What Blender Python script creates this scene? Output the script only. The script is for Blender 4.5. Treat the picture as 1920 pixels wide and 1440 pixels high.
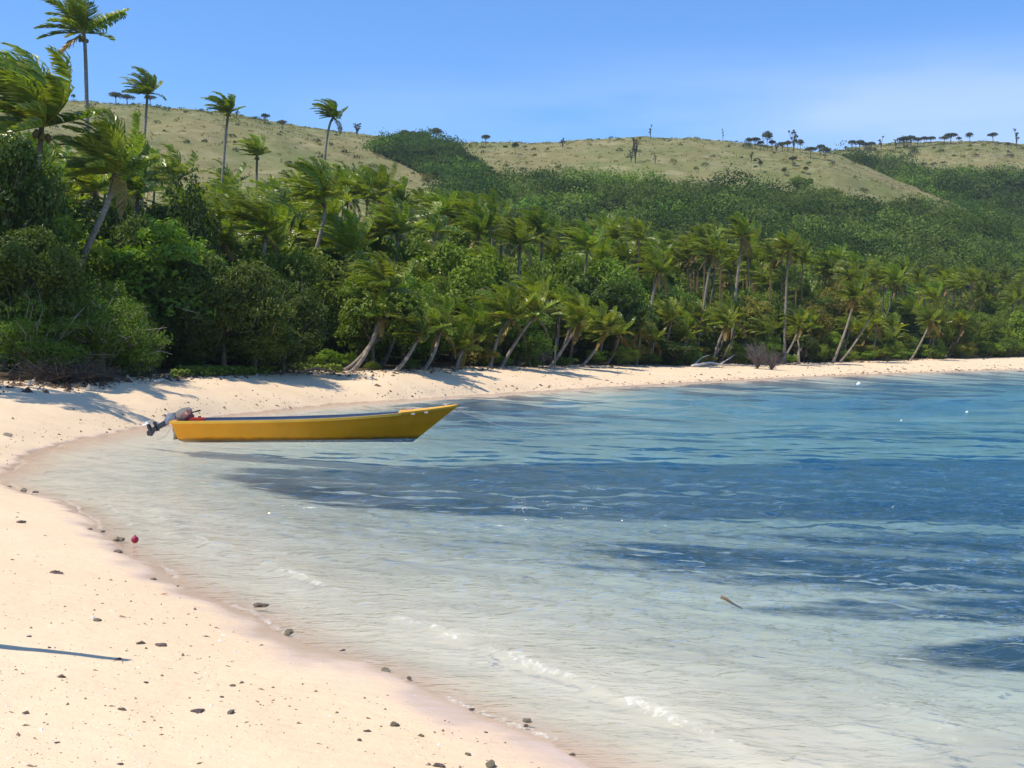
import bpy, math, random
import numpy as np
from mathutils import Vector, Matrix

for o in list(bpy.data.objects): bpy.data.objects.remove(o)
scene = bpy.context.scene
col = scene.collection
R = math.radians
FPX, HCAM, HOR = 2200.0, 2.2, 656.0          # focal length in px of the 1920 px photograph, eye height, horizon row
PITCH = math.atan((720.0 - HOR) / FPX)

# ------------------------------------------------------------------ camera
cd = bpy.data.cameras.new('camera'); cam = bpy.data.objects.new('camera', cd); col.objects.link(cam)
cam.location = (0, 0, HCAM); cam.rotation_euler = (math.pi/2 - PITCH, 0, 0)
cd.sensor_width = 36; cd.lens = 36*FPX/1920; cd.clip_start = 0.1; cd.clip_end = 5000
scene.camera = cam

# ------------------------------------------------------------------ sky and sun
SUN_EL, SUN_ROT = R(60), R(-106)               # the sun stands to the left, slightly behind the palms
world = bpy.data.worlds.new('World'); scene.world = world; world.use_nodes = True
wn = world.node_tree; wn.nodes.clear()
def WN(t): return wn.nodes.new(t)
sky = WN('ShaderNodeTexSky'); sky.sky_type = 'NISHITA'; sky.sun_disc = False
sky.sun_elevation = SUN_EL; sky.sun_rotation = SUN_ROT
sky.air_density = 1.0; sky.dust_density = 0.35; sky.ozone_density = 2.4; sky.altitude = 0
bg = WN('ShaderNodeBackground'); bg.inputs['Strength'].default_value = 0.13
wo = WN('ShaderNodeOutputWorld')
tc = WN('ShaderNodeTexCoord'); sep = WN('ShaderNodeSeparateXYZ'); wn.links.new(tc.outputs['Generated'], sep.inputs[0])
mp = WN('ShaderNodeMapping'); mp.inputs['Scale'].default_value = (1.6, 1.6, 9.0); wn.links.new(tc.outputs['Generated'], mp.inputs[0])
cn = WN('ShaderNodeTexNoise'); cn.inputs['Scale'].default_value = 1.7; cn.inputs['Detail'].default_value = 5; cn.inputs['Roughness'].default_value = 0.5
wn.links.new(mp.outputs[0], cn.inputs['Vector'])
cr = WN('ShaderNodeMapRange'); cr.inputs['From Min'].default_value = 0.28; cr.inputs['From Max'].default_value = 0.60; wn.links.new(cn.outputs['Fac'], cr.inputs['Value'])
# a veil of thin cloud: low in the sky and thicker towards the right (+x)
el = WN('ShaderNodeMapRange'); el.inputs['From Min'].default_value = 0.262; el.inputs['From Max'].default_value = 0.185; el.interpolation_type = 'SMOOTHSTEP'; wn.links.new(sep.outputs['Z'], el.inputs['Value'])
azr = WN('ShaderNodeMapRange'); azr.inputs['From Min'].default_value = -0.2; azr.inputs['From Max'].default_value = 0.12; azr.inputs['To Min'].default_value = 0.12; wn.links.new(sep.outputs['X'], azr.inputs['Value'])
m1 = WN('ShaderNodeMath'); m1.operation = 'MULTIPLY'; wn.links.new(cr.outputs[0], m1.inputs[0]); wn.links.new(el.outputs[0], m1.inputs[1])
m2 = WN('ShaderNodeMath'); m2.operation = 'MULTIPLY'; wn.links.new(m1.outputs[0], m2.inputs[0]); wn.links.new(azr.outputs[0], m2.inputs[1])
m3 = WN('ShaderNodeMath'); m3.operation = 'MULTIPLY'; m3.inputs[1].default_value = 0.62; wn.links.new(m2.outputs[0], m3.inputs[0])
tint = WN('ShaderNodeMixRGB'); tint.blend_type = 'MULTIPLY'; tint.inputs[0].default_value = 1; tint.inputs[2].default_value = (0.61, 0.93, 1.30, 1)
wn.links.new(sky.outputs[0], tint.inputs[1])
cm = WN('ShaderNodeMixRGB'); cm.inputs[2].default_value = (4.3, 5.4, 8.0, 1)
wn.links.new(m3.outputs[0], cm.inputs[0]); wn.links.new(tint.outputs[0], cm.inputs[1])
wn.links.new(cm.outputs[0], bg.inputs['Color']); wn.links.new(bg.outputs[0], wo.inputs[0])

sd = bpy.data.lights.new('sun', 'SUN'); sun = bpy.data.objects.new('sun', sd); col.objects.link(sun)
sd.energy = 4.3; sd.angle = R(0.5); sd.color = (1.0, 0.92, 0.78)
SDIR = Vector((math.sin(SUN_ROT)*math.cos(SUN_EL), math.cos(SUN_ROT)*math.cos(SUN_EL), math.sin(SUN_EL)))
sun.rotation_euler = SDIR.to_track_quat('Z', 'Y').to_euler(); sun.location = (-60, 20, 60)
scene.view_settings.view_transform = 'Standard'; scene.view_settings.look = 'None'
scene.view_settings.exposure = 0.25; scene.view_settings.gamma = 1; scene.view_settings.use_curve_mapping = False
scene.cycles.max_bounces = 8; scene.cycles.transparent_max_bounces = 12; scene.cycles.caustics_reflective = False; scene.cycles.caustics_refractive = False

# ------------------------------------------------------------------ picture geometry
cp, sp = math.cos(PITCH), math.sin(PITCH)
def ray(px, py):
    a = (np.asarray(px, float) - 960)/FPX; b = -(np.asarray(py, float) - 720)/FPX
    return a, cp + b*sp, -sp + b*cp
def at(px, py, Y):
    a, dy, dz = ray(px, py); t = np.asarray(Y, float)/dy
    return a*t, dy*t, HCAM + dz*t
def on_plane(px, py, z=0.0):
    a, dy, dz = ray(px, py); t = (z - HCAM)/dz
    return a*t, dy*t
def proj(x, y, z):
    zz = z - HCAM; d = np.maximum(y*cp - zz*sp, 1e-3); v = y*sp + zz*cp
    return 960 + FPX*x/d, 720 - FPX*v/d

# ------------------------------------------------------------------ noise in numpy (sum of sines / value noise)
def vnoise(x, y, seed=0):
    xi = np.floor(x).astype(np.int64); yi = np.floor(y).astype(np.int64); fx = x - xi; fy = y - yi
    fx = fx*fx*(3-2*fx); fy = fy*fy*(3-2*fy)
    def h(a, b):
        n = (a*374761393 + b*668265263 + seed*1274126177) & 0x7fffffff
        n = ((n ^ (n >> 13))*1274126177) & 0x7fffffff
        return ((n ^ (n >> 16)) & 0xffff)/65535.0
    return (h(xi, yi)*(1-fx) + h(xi+1, yi)*fx)*(1-fy) + (h(xi, yi+1)*(1-fx) + h(xi+1, yi+1)*fx)*fy
def fbm(x, y, seed=0, o=4):
    s = 0; a = .5; t = 0
    for i in range(o):
        s = s + a*vnoise(x*2**i, y*2**i, seed+i); t += a; a *= .5
    return s/t
def sstep(a, b, x):
    t = np.clip((x-a)/(b-a), 0, 1); return t*t*(3-2*t)

# ------------------------------------------------------------------ plan of the bay
def poly(pts, z):
    return [tuple(float(c) for c in on_plane(a, b, z)) for a, b in pts]
shore = [(30,-60),(12,-22),(5.2,-5),(2.9,1),(1.3,4.4)] + poly([(1080,1440),(1010,1390),(870,1330),(740,1268),(560,1192),(400,1112),(300,1065),(235,1030),(175,990),(140,950),(60,920),(0,905),
    (-45,895),(0,882),(60,848),(130,830),(200,815),(290,797),(450,776),(640,757),(860,743),(1100,728),(1300,717),(1500,707),(1700,699),(1920,693)], 0) + [(85,146),(130,160),(220,172),(420,180),(900,190)]
VEGPX = [0,100,200,340,470,600,700,850,1000,1100,1200,1300,1450,1600,1700,1800,1920]
VEGPY = [722,718,716,707,702,696,698,692,689,687,687,685.5,683,679,676,672.5,669.5]
VZ = 1.15
VZX = [0,900,1000,1100,1200,1300,1450,1600,1700,1920]; VZV = [1.15,1.15,1.08,1.0,.90,.85,.78,.85,.95,1.2]
def vzf(px): return np.interp(px, VZX, VZV)
def vpl(a, b): return on_plane(a, b, float(vzf(a)))
vegp = [(-24,-60),(-21,-20),(-19,5),(-18,20),(-17,29)] + [tuple(float(c) for c in vpl(a, b)) for a, b in zip(VEGPX, VEGPY)] + [(120,188),(200,200),(420,215),(900,230)]
def pdist(x, y, pts):
    best = np.full(np.shape(x), 1e18); 
    for (ax, ay), (bx, by) in zip(pts[:-1], pts[1:]):
        dx, dy = bx-ax, by-ay; t = np.clip(((x-ax)*dx + (y-ay)*dy)/(dx*dx+dy*dy), 0, 1)
        best = np.minimum(best, (x-ax-t*dx)**2 + (y-ay-t*dy)**2)
    return np.sqrt(best)
def inside(x, y, pts):
    pts = list(pts); r = np.zeros(np.shape(x), bool); n = len(pts)
    for i in range(n):
        ax, ay = pts[i]; bx, by = pts[(i+1) % n]
        if ay == by: continue
        c = ((ay > y) != (by > y)) & (x < (bx-ax)*(y-ay)/(by-ay) + ax)
        r ^= c
    return r
def sea_d(x, y):                                  # + inland, - out at sea
    s = inside(x, y, shore + [(900,-60)])
    d = pdist(x, y, shore); return np.where(s, -d, d)
def veg_d(x, y):                                  # + behind the edge of the wood
    s = inside(x, y, vegp + [(900,-60)])
    d = pdist(x, y, vegp); return np.where(s, -d, d)
def ground(x, y, sd_=None, vd_=None):
    x = np.asarray(x, float); y = np.asarray(y, float)
    s = sea_d(x, y) if sd_ is None else sd_; v = veg_d(x, y) if vd_ is None else vd_
    s2 = s + 0.22*(fbm(x*.55, y*.55, 5, 3) - .5)*2*np.clip(np.abs(y)/14+.25, 0, 1)     # little cusps in the waterline
    t = np.clip(s2/np.maximum(s2 - np.minimum(v, 0), .01), 0, 1)
    zb = vzf(960 + FPX*x/np.maximum(y, 5.0))*(1-np.exp(-1.5*t))/(1-math.exp(-1.5))
    zl = zb + np.where(v > 0, 0.075*np.minimum(v, 90) + 0.5*(fbm(x*.1, y*.1, 9) - .5)*sstep(0, 12, v), 0)
    zl = zl + (fbm(x*.7, y*.7, 21, 3) - .5)*.07*sstep(0.5, 4, s) + (fbm(x*2.6, y*2.6, 31, 2) - .5)*.03*sstep(.4, 2, s)
    dd = -s2
    zw = -(1.22*(1-np.exp(-np.maximum(dd, 0)/9.))) - .06*np.clip(dd, 0, 1) + (fbm(x*.25, y*.25, 12) - .5)*.25*sstep(2, 10, dd)
    return np.where(s2 > 0, zl, zw)
def gz(x, y): return float(ground(np.array([x]), np.array([y]))[0])
def gpx(px, py):                                  # where the ray of a picture point meets the beach or the sea
    a, dy, dz = ray(px, py); t = np.geomspace(3, 260, 900)
    X, Yv, Z = a*t, dy*t, HCAM + dz*t; g = np.maximum(ground(X, Yv), 0.0)
    k = np.nonzero(Z < g)[0]
    i = int(k[0]) if len(k) else len(t)-1
    return float(X[i]), float(Yv[i]), float(g[i])

# ------------------------------------------------------------------ meshes
def mk(name, V, Q=None, T=None, C=None, mat=None, parent=None, smooth=False, attrs=None, link=True, mesh_only=False):
    V = np.asarray(V, np.float32).reshape(-1, 3)
    Q = np.zeros((0,4), np.int32) if Q is None else np.asarray(Q, np.int32).reshape(-1,4)
    T = np.zeros((0,3), np.int32) if T is None else np.asarray(T, np.int32).reshape(-1,3)
    me = bpy.data.meshes.new(name); me.vertices.add(len(V)); me.vertices.foreach_set('co', V.ravel())
    nl = Q.size + T.size; me.loops.add(nl); me.loops.foreach_set('vertex_index', np.concatenate([Q.ravel(), T.ravel()]))
    me.polygons.add(len(Q)+len(T))
    ls = np.concatenate([np.arange(len(Q))*4, Q.size + np.arange(len(T))*3]).astype(np.int32)
    me.polygons.foreach_set('loop_start', ls)
    me.polygons.foreach_set('use_smooth', np.full(len(Q)+len(T), smooth))
    me.update(calc_edges=True)
    if C is not None:
        C = np.asarray(C, np.float32); C = np.hstack([C, np.ones((len(C),1), np.float32)]) if C.shape[1] == 3 else C
        at_ = me.color_attributes.new('Col', 'FLOAT_COLOR', 'POINT'); at_.data.foreach_set('color', C.ravel())
    for k, v in (attrs or {}).items():
        a = me.attributes.new(k, 'FLOAT', 'POINT'); a.data.foreach_set('value', np.asarray(v, np.float32).ravel())
    if mat: me.materials.append(mat)
    if mesh_only: return me
    return place(name, me, parent)
def place(name, me, parent=None, loc=(0,0,0), rz=0, sc=1.0):
    o = bpy.data.objects.new(name, me); col.objects.link(o)
    o.location = loc; o.rotation_euler = (0, 0, rz); o.scale = (sc, sc, sc) if np.isscalar(sc) else sc
    if parent: o.parent = parent
    return o
def thing(name, label, cat, loc=(0,0,0), rz=0, group=None):
    o = bpy.data.objects.new(name, None); col.objects.link(o); o.empty_display_size = .3
    o.location = loc; o.rotation_euler = (0,0,rz); tag(o, label, cat, group); return o
def tag(o, label, cat, group=None, kind=None):
    if label: o['label'] = label
    if cat: o['category'] = cat
    if group: o['group'] = group
    if kind: o['kind'] = kind
    return o
class MB:
    def __init__(s): s.V = []; s.Q = []; s.T = []; s.C = []; s.n = 0
    def add(s, V, Q=None, T=None, C=None):
        V = np.asarray(V, float).reshape(-1,3)
        if Q is not None and len(Q): s.Q.append(np.asarray(Q).reshape(-1,4) + s.n)
        if T is not None and len(T): s.T.append(np.asarray(T).reshape(-1,3) + s.n)
        c = np.ones((len(V),3)) if C is None else np.broadcast_to(np.asarray(C, float), (len(V),3))
        s.C.append(c); s.V.append(V); s.n += len(V); return s
    def box(s, c, d, C=None, rot=None):
        c = np.asarray(c, float); d = np.asarray(d, float)/2
        v = np.array([[i,j,k] for i in (-1,1) for j in (-1,1) for k in (-1,1)])*d
        if rot is not None: v = v @ np.asarray(rot).T
        return s.add(v + c, Q=[[0,1,3,2],[4,6,7,5],[0,4,5,1],[2,3,7,6],[0,2,6,4],[1,5,7,3]], C=C)
    def tube(s, P, r, n=8, C=None, cap=True):
        P = np.asarray(P, float); m = len(P); r = np.broadcast_to(np.asarray(r, float), (m,))
        D = np.gradient(P, axis=0); D /= np.linalg.norm(D, axis=1)[:,None] + 1e-9
        up = np.array([0.31,.17,.93]) if abs(D[0][2]) < .9 else np.array([1.,0.1,0])
        A = np.cross(D, up); A /= np.linalg.norm(A, axis=1)[:,None] + 1e-9; B = np.cross(D, A)
        th = np.arange(n)*2*math.pi/n
        V = (P[:,None] + r[:,None,None]*(np.cos(th)[None,:,None]*A[:,None] + np.sin(th)[None,:,None]*B[:,None])).reshape(-1,3)
        Q = [[i*n+j, i*n+(j+1)%n, (i+1)*n+(j+1)%n, (i+1)*n+j] for i in range(m-1) for j in range(n)]
        T = []
        if cap:
            V = np.vstack([V, P[:1], P[-1:]])
            T = [[m*n, (j+1)%n, j] for j in range(n)] + [[m*n+1, (m-1)*n+j, (m-1)*n+(j+1)%n] for j in range(n)]
        if C is not None and np.ndim(C) == 2 and len(C) == m:
            C = np.repeat(np.asarray(C), n, axis=0); C = np.vstack([C, C[:1], C[-1:]]) if cap else C
        return s.add(V, Q=Q, T=T, C=C)
    def arr(s):
        return (np.vstack(s.V), np.vstack(s.Q) if s.Q else None, np.vstack(s.T) if s.T else None, np.vstack(s.C))
    def build(s, name, mat, parent=None, smooth=False, mesh_only=False):
        V, Q, T, C = s.arr(); return mk(name, V, Q, T, C, mat, parent, smooth, mesh_only=mesh_only)

# ------------------------------------------------------------------ materials
def mat(name):
    m = bpy.data.materials.new(name); m.use_nodes = True; nt = m.node_tree; nt.nodes.clear()
    out = nt.nodes.new('ShaderNodeOutputMaterial')
    return m, nt, out
def N(nt, t, **kw):
    n = nt.nodes.new(t)
    for k, v in kw.items():
        if k in n.inputs: n.inputs[k].default_value = v
        else: setattr(n, k, v)
    return n
def L(nt, a, b): nt.links.new(a, b)
def mathn(nt, op, a, b=None, c=None, clamp=False):
    n = nt.nodes.new('ShaderNodeMath'); n.operation = op; n.use_clamp = clamp
    for i, v in enumerate((a, b, c)):
        if v is None: continue
        if isinstance(v, (int, float)): n.inputs[i].default_value = v
        else: nt.links.new(v, n.inputs[i])
    return n.outputs[0]
def mixc(nt, f, a, b, bt='MIX'):
    n = nt.nodes.new('ShaderNodeMixRGB'); n.blend_type = bt
    for i, v in enumerate((f, a, b)):
        if isinstance(v, (int, float)): n.inputs[i].default_value = v
        elif isinstance(v, tuple): n.inputs[i].default_value = v + (1,) if len(v) == 3 else v
        else: nt.links.new(v, n.inputs[i])
    return n.outputs[0]
def noise(nt, vec, sc, det=4, rough=.5):
    n = N(nt, 'ShaderNodeTexNoise'); n.inputs['Scale'].default_value = sc; n.inputs['Detail'].default_value = det; n.inputs['Roughness'].default_value = rough
    if vec is not None: L(nt, vec, n.inputs['Vector'])
    return n.outputs['Fac']
def ramp(nt, v, a, b, lo=0., hi=1., smooth=True):
    n = N(nt, 'ShaderNodeMapRange'); n.inputs['From Min'].default_value = a; n.inputs['From Max'].default_value = b
    n.inputs['To Min'].default_value = lo; n.inputs['To Max'].default_value = hi
    if smooth: n.interpolation_type = 'SMOOTHSTEP'
    L(nt, v, n.inputs['Value']); return n.outputs[0]
def attr(nt, name, what='Fac'):
    n = N(nt, 'ShaderNodeAttribute'); n.attribute_name = name; return n.outputs[what]
def objpos(nt): return N(nt, 'ShaderNodeNewGeometry').outputs['Position']

def leaf_mat(name, trans=.45, gloss=.35, rough=.45, hue=.5, tintc=(1,1,1)):
    m, nt, out = mat(name)
    c = attr(nt, 'Col', 'Color')
    oi = N(nt, 'ShaderNodeObjectInfo')
    v = ramp(nt, oi.outputs['Random'], 0, 1, .72, 1.28, False)
    cc = mixc(nt, 1.0, c, v, 'MULTIPLY'); cc = mixc(nt, 1.0, cc, tintc, 'MULTIPLY')
    hs = N(nt, 'ShaderNodeHueSaturation'); 
    rr = mathn(nt, 'FRACT', mathn(nt, 'MULTIPLY', oi.outputs['Random'], 17.3)); L(nt, ramp(nt, rr, 0, 1, hue-.016, hue+.014, False), hs.inputs['Hue'])
    L(nt, cc, hs.inputs['Color'])
    pb = N(nt, 'ShaderNodeBsdfPrincipled', Roughness=rough); pb.inputs['Specular IOR Level'].default_value = gloss
    L(nt, hs.outputs[0], pb.inputs['Base Color'])
    tr = N(nt, 'ShaderNodeBsdfTranslucent'); L(nt, mixc(nt, 1.0, hs.outputs[0], (1.25,1.5,.45), 'MULTIPLY'), tr.inputs['Color'])
    mx = N(nt, 'ShaderNodeMixShader', Fac=trans) if False else N(nt, 'ShaderNodeMixShader'); mx.inputs[0].default_value = trans
    L(nt, pb.outputs[0], mx.inputs[1]); L(nt, tr.outputs[0], mx.inputs[2]); L(nt, mx.outputs[0], out.inputs[0])
    return m
M = {}
M['palm'] = leaf_mat('palm leaf', .38, .5, .36, tintc=(2.40,2.05,1.05))
M['leaf'] = leaf_mat('glossy broad leaf', .30, .28, .5, tintc=(2.75,2.1,1.15))
M['scrub'] = leaf_mat('scrub leaf', .30, .12, .7, tintc=(2.35,2.05,1.3))
def simple(name, rough=.7, spec=.3, bump=0.0, bscale=20, coln=.25, colscale=6, stretch=None):
    m, nt, out = mat(name)
    tcn = N(nt, 'ShaderNodeTexCoord').outputs['Object']
    if stretch:
        mp_ = N(nt, 'ShaderNodeMapping'); mp_.inputs['Scale'].default_value = stretch; L(nt, tcn, mp_.inputs[0]); tcn = mp_.outputs[0]
    c = attr(nt, 'Col', 'Color'); nz = noise(nt, tcn, colscale, 5, .6)
    c2 = mixc(nt, 1.0, c, ramp(nt, nz, .25, .75, 1-coln, 1+coln, False), 'MULTIPLY')
    pb = N(nt, 'ShaderNodeBsdfPrincipled', Roughness=rough); pb.inputs['Specular IOR Level'].default_value = spec
    L(nt, c2, pb.inputs['Base Color'])
    if bump:
        b = N(nt, 'ShaderNodeBump'); b.inputs['Strength'].default_value = bump; b.inputs['Distance'].default_value = .02
        L(nt, noise(nt, tcn, bscale, 4, .6), b.inputs['Height']); L(nt, b.outputs[0], pb.inputs['Normal'])
    L(nt, pb.outputs[0], out.inputs[0]); return m
M['bark'] = simple('palm bark', .85, .15, .8, 6, .35, 3, (1,1,4))
M['wood'] = simple('driftwood', .8, .2, .6, 12, .3, 5)
M['rock'] = simple('coral rock', .85, .2, .9, 14, .4, 9)
M['paint'] = simple('yellow boat paint', .38, .45, .12, 25, .10, 2.2)
nt = M['paint'].node_tree; pbn = [n for n in nt.nodes if n.type == 'BSDF_PRINCIPLED'][0]; src = pbn.inputs['Base Color'].links[0].from_socket
Pz = N(nt, 'ShaderNodeSeparateXYZ'); tco = N(nt, 'ShaderNodeTexCoord').outputs['Object']; L(nt, tco, Pz.inputs[0])
mpv = N(nt, 'ShaderNodeMapping'); mpv.inputs['Scale'].default_value = (2.2, 2, .5); L(nt, tco, mpv.inputs[0])
scum = ramp(nt, mathn(nt, 'ADD', Pz.outputs['Z'], mathn(nt, 'MULTIPLY', mathn(nt, 'SUBTRACT', noise(nt, tco, 5, 5, .7), .5), .12)), .02, .10, .75, 0)
cA = mixc(nt, ramp(nt, noise(nt, mpv.outputs[0], 3.0, 5, .7), .55, .75, 0, .35), src, (.80,.45,.08)); cA = mixc(nt, ramp(nt, noise(nt, tco, 9, 5, .75), .66, .72, 0, .55), cA, (.45,.27,.06))
L(nt, mixc(nt, scum, cA, (.16,.11,.03)), pbn.inputs['Base Color'])
M['inner'] = simple('boat interior paint', .6, .3, .2, 10, .15, 4)
M['metal'] = simple('outboard casing', .3, .5, 0, 5, .08, 5)
M['plain'] = simple('small painted things', .5, .4, 0, 5, .1, 8)
M['rope'] = simple('rope fibre', .9, .1, .3, 60, .2, 30)

# sand and seabed
m, nt, out = mat('coral sand'); P = objpos(nt)
ga = attr(nt, 'grass'); hh = N(nt, 'ShaderNodeSeparateXYZ'); L(nt, P, hh.inputs[0]); Z = hh.outputs['Z']
n1 = noise(nt, P, .5, 5, .6); n2 = noise(nt, P, 9, 5, .7); n3 = noise(nt, P, 55, 3, .6)
sandc = mixc(nt, ramp(nt, n1, .3, .7), (.725,.54,.335), (.78,.59,.38))
sandc = mixc(nt, ramp(nt, n2, .35, .7, 0, .25), sandc, (.74,.56,.39))
speck = ramp(nt, n3, .68, .76, 0, .5); sandc = mixc(nt, speck, sandc, (.42,.32,.24))
n5 = noise(nt, P, 38, 2, .5); sandc = mixc(nt, ramp(nt, n5, .69, .75, 0, .7), sandc, (.85,.75,.62))
wet = ramp(nt, mathn(nt, 'ADD', Z, mathn(nt, 'MULTIPLY', ramp(nt, noise(nt, P, 1.6, 4), .3, .7, -1, 1), .02)), .0, .07, 1, 0)
wetc = mixc(nt, 1.0, sandc, (.93,.88,.95), 'MULTIPLY'); c1 = mixc(nt, wet, sandc, wetc)
# under water: pale coral sand with beds of sea grass
uw = ramp(nt, Z, -.16, .0, 1, 0)
ribn = N(nt, 'ShaderNodeMapping'); ribn.inputs['Scale'].default_value = (.55, 1.3, 1); L(nt, P, ribn.inputs[0])
un = noise(nt, ribn.outputs[0], 1.3, 5, .65)
bed = mixc(nt, ramp(nt, un, .35, .65), (.74,.67,.50), (.88,.81,.61))
c1 = mixc(nt, uw, c1, bed)
gm = mathn(nt, 'ADD', ga, mathn(nt, 'MULTIPLY', mathn(nt, 'MULTIPLY', mathn(nt, 'SUBTRACT', un, .5), 1.5), ramp(nt, ga, .03, .3)))
gf = ramp(nt, gm, .18, .78)
grc = mixc(nt, ramp(nt, noise(nt, P, 2.2, 4), .35, .65), (.008,.020,.022), (.028,.036,.028))
c1 = mixc(nt, gf, c1, grc)
# leaf litter and dark soil behind the edge of the wood
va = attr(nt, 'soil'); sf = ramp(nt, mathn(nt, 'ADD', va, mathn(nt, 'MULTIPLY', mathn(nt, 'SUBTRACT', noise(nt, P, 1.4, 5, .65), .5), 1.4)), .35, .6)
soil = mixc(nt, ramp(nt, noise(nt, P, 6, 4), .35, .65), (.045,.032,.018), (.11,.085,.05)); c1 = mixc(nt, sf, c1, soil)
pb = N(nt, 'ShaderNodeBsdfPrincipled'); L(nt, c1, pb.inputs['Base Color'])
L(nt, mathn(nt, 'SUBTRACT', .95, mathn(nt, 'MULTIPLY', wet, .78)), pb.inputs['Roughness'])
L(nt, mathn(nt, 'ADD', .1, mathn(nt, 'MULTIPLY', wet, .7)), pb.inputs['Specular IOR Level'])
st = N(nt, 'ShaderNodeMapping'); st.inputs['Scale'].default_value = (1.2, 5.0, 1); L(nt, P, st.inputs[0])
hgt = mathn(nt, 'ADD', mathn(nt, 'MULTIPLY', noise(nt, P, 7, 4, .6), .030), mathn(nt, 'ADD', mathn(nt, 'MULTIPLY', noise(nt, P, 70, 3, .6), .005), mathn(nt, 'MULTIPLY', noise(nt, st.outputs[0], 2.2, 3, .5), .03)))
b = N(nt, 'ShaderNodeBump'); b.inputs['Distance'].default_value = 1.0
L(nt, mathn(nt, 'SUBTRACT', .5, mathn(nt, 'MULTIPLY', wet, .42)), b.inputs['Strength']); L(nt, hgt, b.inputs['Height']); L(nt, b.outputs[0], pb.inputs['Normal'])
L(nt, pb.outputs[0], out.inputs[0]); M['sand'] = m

# water
m, nt, out = mat('sea water'); P = objpos(nt); dep = attr(nt, 'depth'); foam = attr(nt, 'foam'); ruf = attr(nt, 'ruffle')
mpA = N(nt, 'ShaderNodeMapping'); mpA.inputs['Scale'].default_value = (.7, 1.7, 1); mpA.inputs['Rotation'].default_value = (0,0,-.12); L(nt, P, mpA.inputs[0])
h1 = noise(nt, mpA.outputs[0], 1.7, 4, .6); h2 = noise(nt, mpA.outputs[0], 6.5, 3, .6); h3 = noise(nt, P, 22, 2, .6)
ht = mathn(nt, 'ADD', mathn(nt, 'MULTIPLY', mathn(nt, 'MULTIPLY', h1, .42), ruf), mathn(nt, 'ADD', mathn(nt, 'MULTIPLY', h2, .10), mathn(nt, 'MULTIPLY', h3, .009)))
b = N(nt, 'ShaderNodeBump'); b.inputs['Distance'].default_value = 1.0; L(nt, ht, b.inputs['Height']); L(nt, mathn(nt, 'ADD', .38, mathn(nt, 'MULTIPLY', ruf, .62)), b.inputs['Strength'])
fr = N(nt, 'ShaderNodeFresnel'); fr.inputs['IOR'].default_value = 1.33; L(nt, b.outputs[0], fr.inputs['Normal'])
gl = N(nt, 'ShaderNodeBsdfGlossy'); L(nt, mathn(nt, 'ADD', .05, mathn(nt, 'MULTIPLY', ruf, .10)), gl.inputs['Roughness']); gl.inputs['Color'].default_value = (1,1,1,1); L(nt, b.outputs[0], gl.inputs['Normal'])
e = mathn(nt, 'POWER', 2.718, mathn(nt, 'MULTIPLY', dep, -.30)); body = mathn(nt, 'SUBTRACT', 1.0, e)
tintw = mixc(nt, ramp(nt, dep, .25, 1.6, 0, 1, False), (1,1,1), (.56,.95,.92))
tp = N(nt, 'ShaderNodeBsdfTransparent'); L(nt, tintw, tp.inputs['Color'])
df = N(nt, 'ShaderNodeBsdfDiffuse'); df.inputs['Color'].default_value = (.010,.140,.335,1)
mb = N(nt, 'ShaderNodeMixShader'); L(nt, body, mb.inputs[0]); L(nt, tp.outputs[0], mb.inputs[1]); L(nt, df.outputs[0], mb.inputs[2])
mf = N(nt, 'ShaderNodeMixShader'); L(nt, mathn(nt, 'MULTIPLY', fr.outputs[0], .72, clamp=True), mf.inputs[0]); L(nt, mb.outputs[0], mf.inputs[1]); L(nt, gl.outputs[0], mf.inputs[2])
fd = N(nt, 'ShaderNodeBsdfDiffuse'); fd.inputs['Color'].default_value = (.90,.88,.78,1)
fn = ramp(nt, mathn(nt, 'ADD', foam, mathn(nt, 'MULTIPLY', mathn(nt, 'SUBTRACT', noise(nt, P, 17, 6, .75), .5), 1.9)), .50, 1.05)  # cream specks: foam at the waterline, painted sun glimmer along the wavelets
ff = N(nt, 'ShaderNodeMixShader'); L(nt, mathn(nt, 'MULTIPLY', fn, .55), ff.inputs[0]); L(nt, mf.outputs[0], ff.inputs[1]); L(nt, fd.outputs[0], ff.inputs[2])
L(nt, ff.outputs[0], out.inputs[0]); M['water'] = m

# hills: dry grass with dark soil and low scrub
m, nt, out = mat('hill grass'); P = objpos(nt); fo = attr(nt, 'forest')
mpB = N(nt, 'ShaderNodeMapping'); mpB.inputs['Scale'].default_value = (1, .6, 1); L(nt, P, mpB.inputs[0])
a1 = noise(nt, mpB.outputs[0], .03, 6, .65); a2 = noise(nt, P, .35, 5, .7); a3 = noise(nt, P, .11, 4, .6)
g = mixc(nt, ramp(nt, a1, .35, .65), (.225,.195,.085), (.160,.172,.060))
g = mixc(nt, ramp(nt, a3, .45, .7, 0, .7), g, (.30,.265,.14)); g = mixc(nt, ramp(nt, a2, .50, .75, 0, .55), g, (.11,.115,.045))
g = mixc(nt, ramp(nt, mathn(nt, 'ADD', fo, mathn(nt, 'MULTIPLY', mathn(nt, 'SUBTRACT', a2, .5), .8)), .4, .6), g, (.03,.05,.018))
pb = N(nt, 'ShaderNodeBsdfPrincipled', Roughness=.95); pb.inputs['Specular IOR Level'].default_value = .05; L(nt, g, pb.inputs['Base Color'])
b = N(nt, 'ShaderNodeBump'); b.inputs['Strength'].default_value = .5; b.inputs['Distance'].default_value = 1.0; L(nt, a2, b.inputs['Height']); L(nt, b.outputs[0], pb.inputs['Normal'])
L(nt, pb.outputs[0], out.inputs[0]); M['hill'] = m

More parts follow.
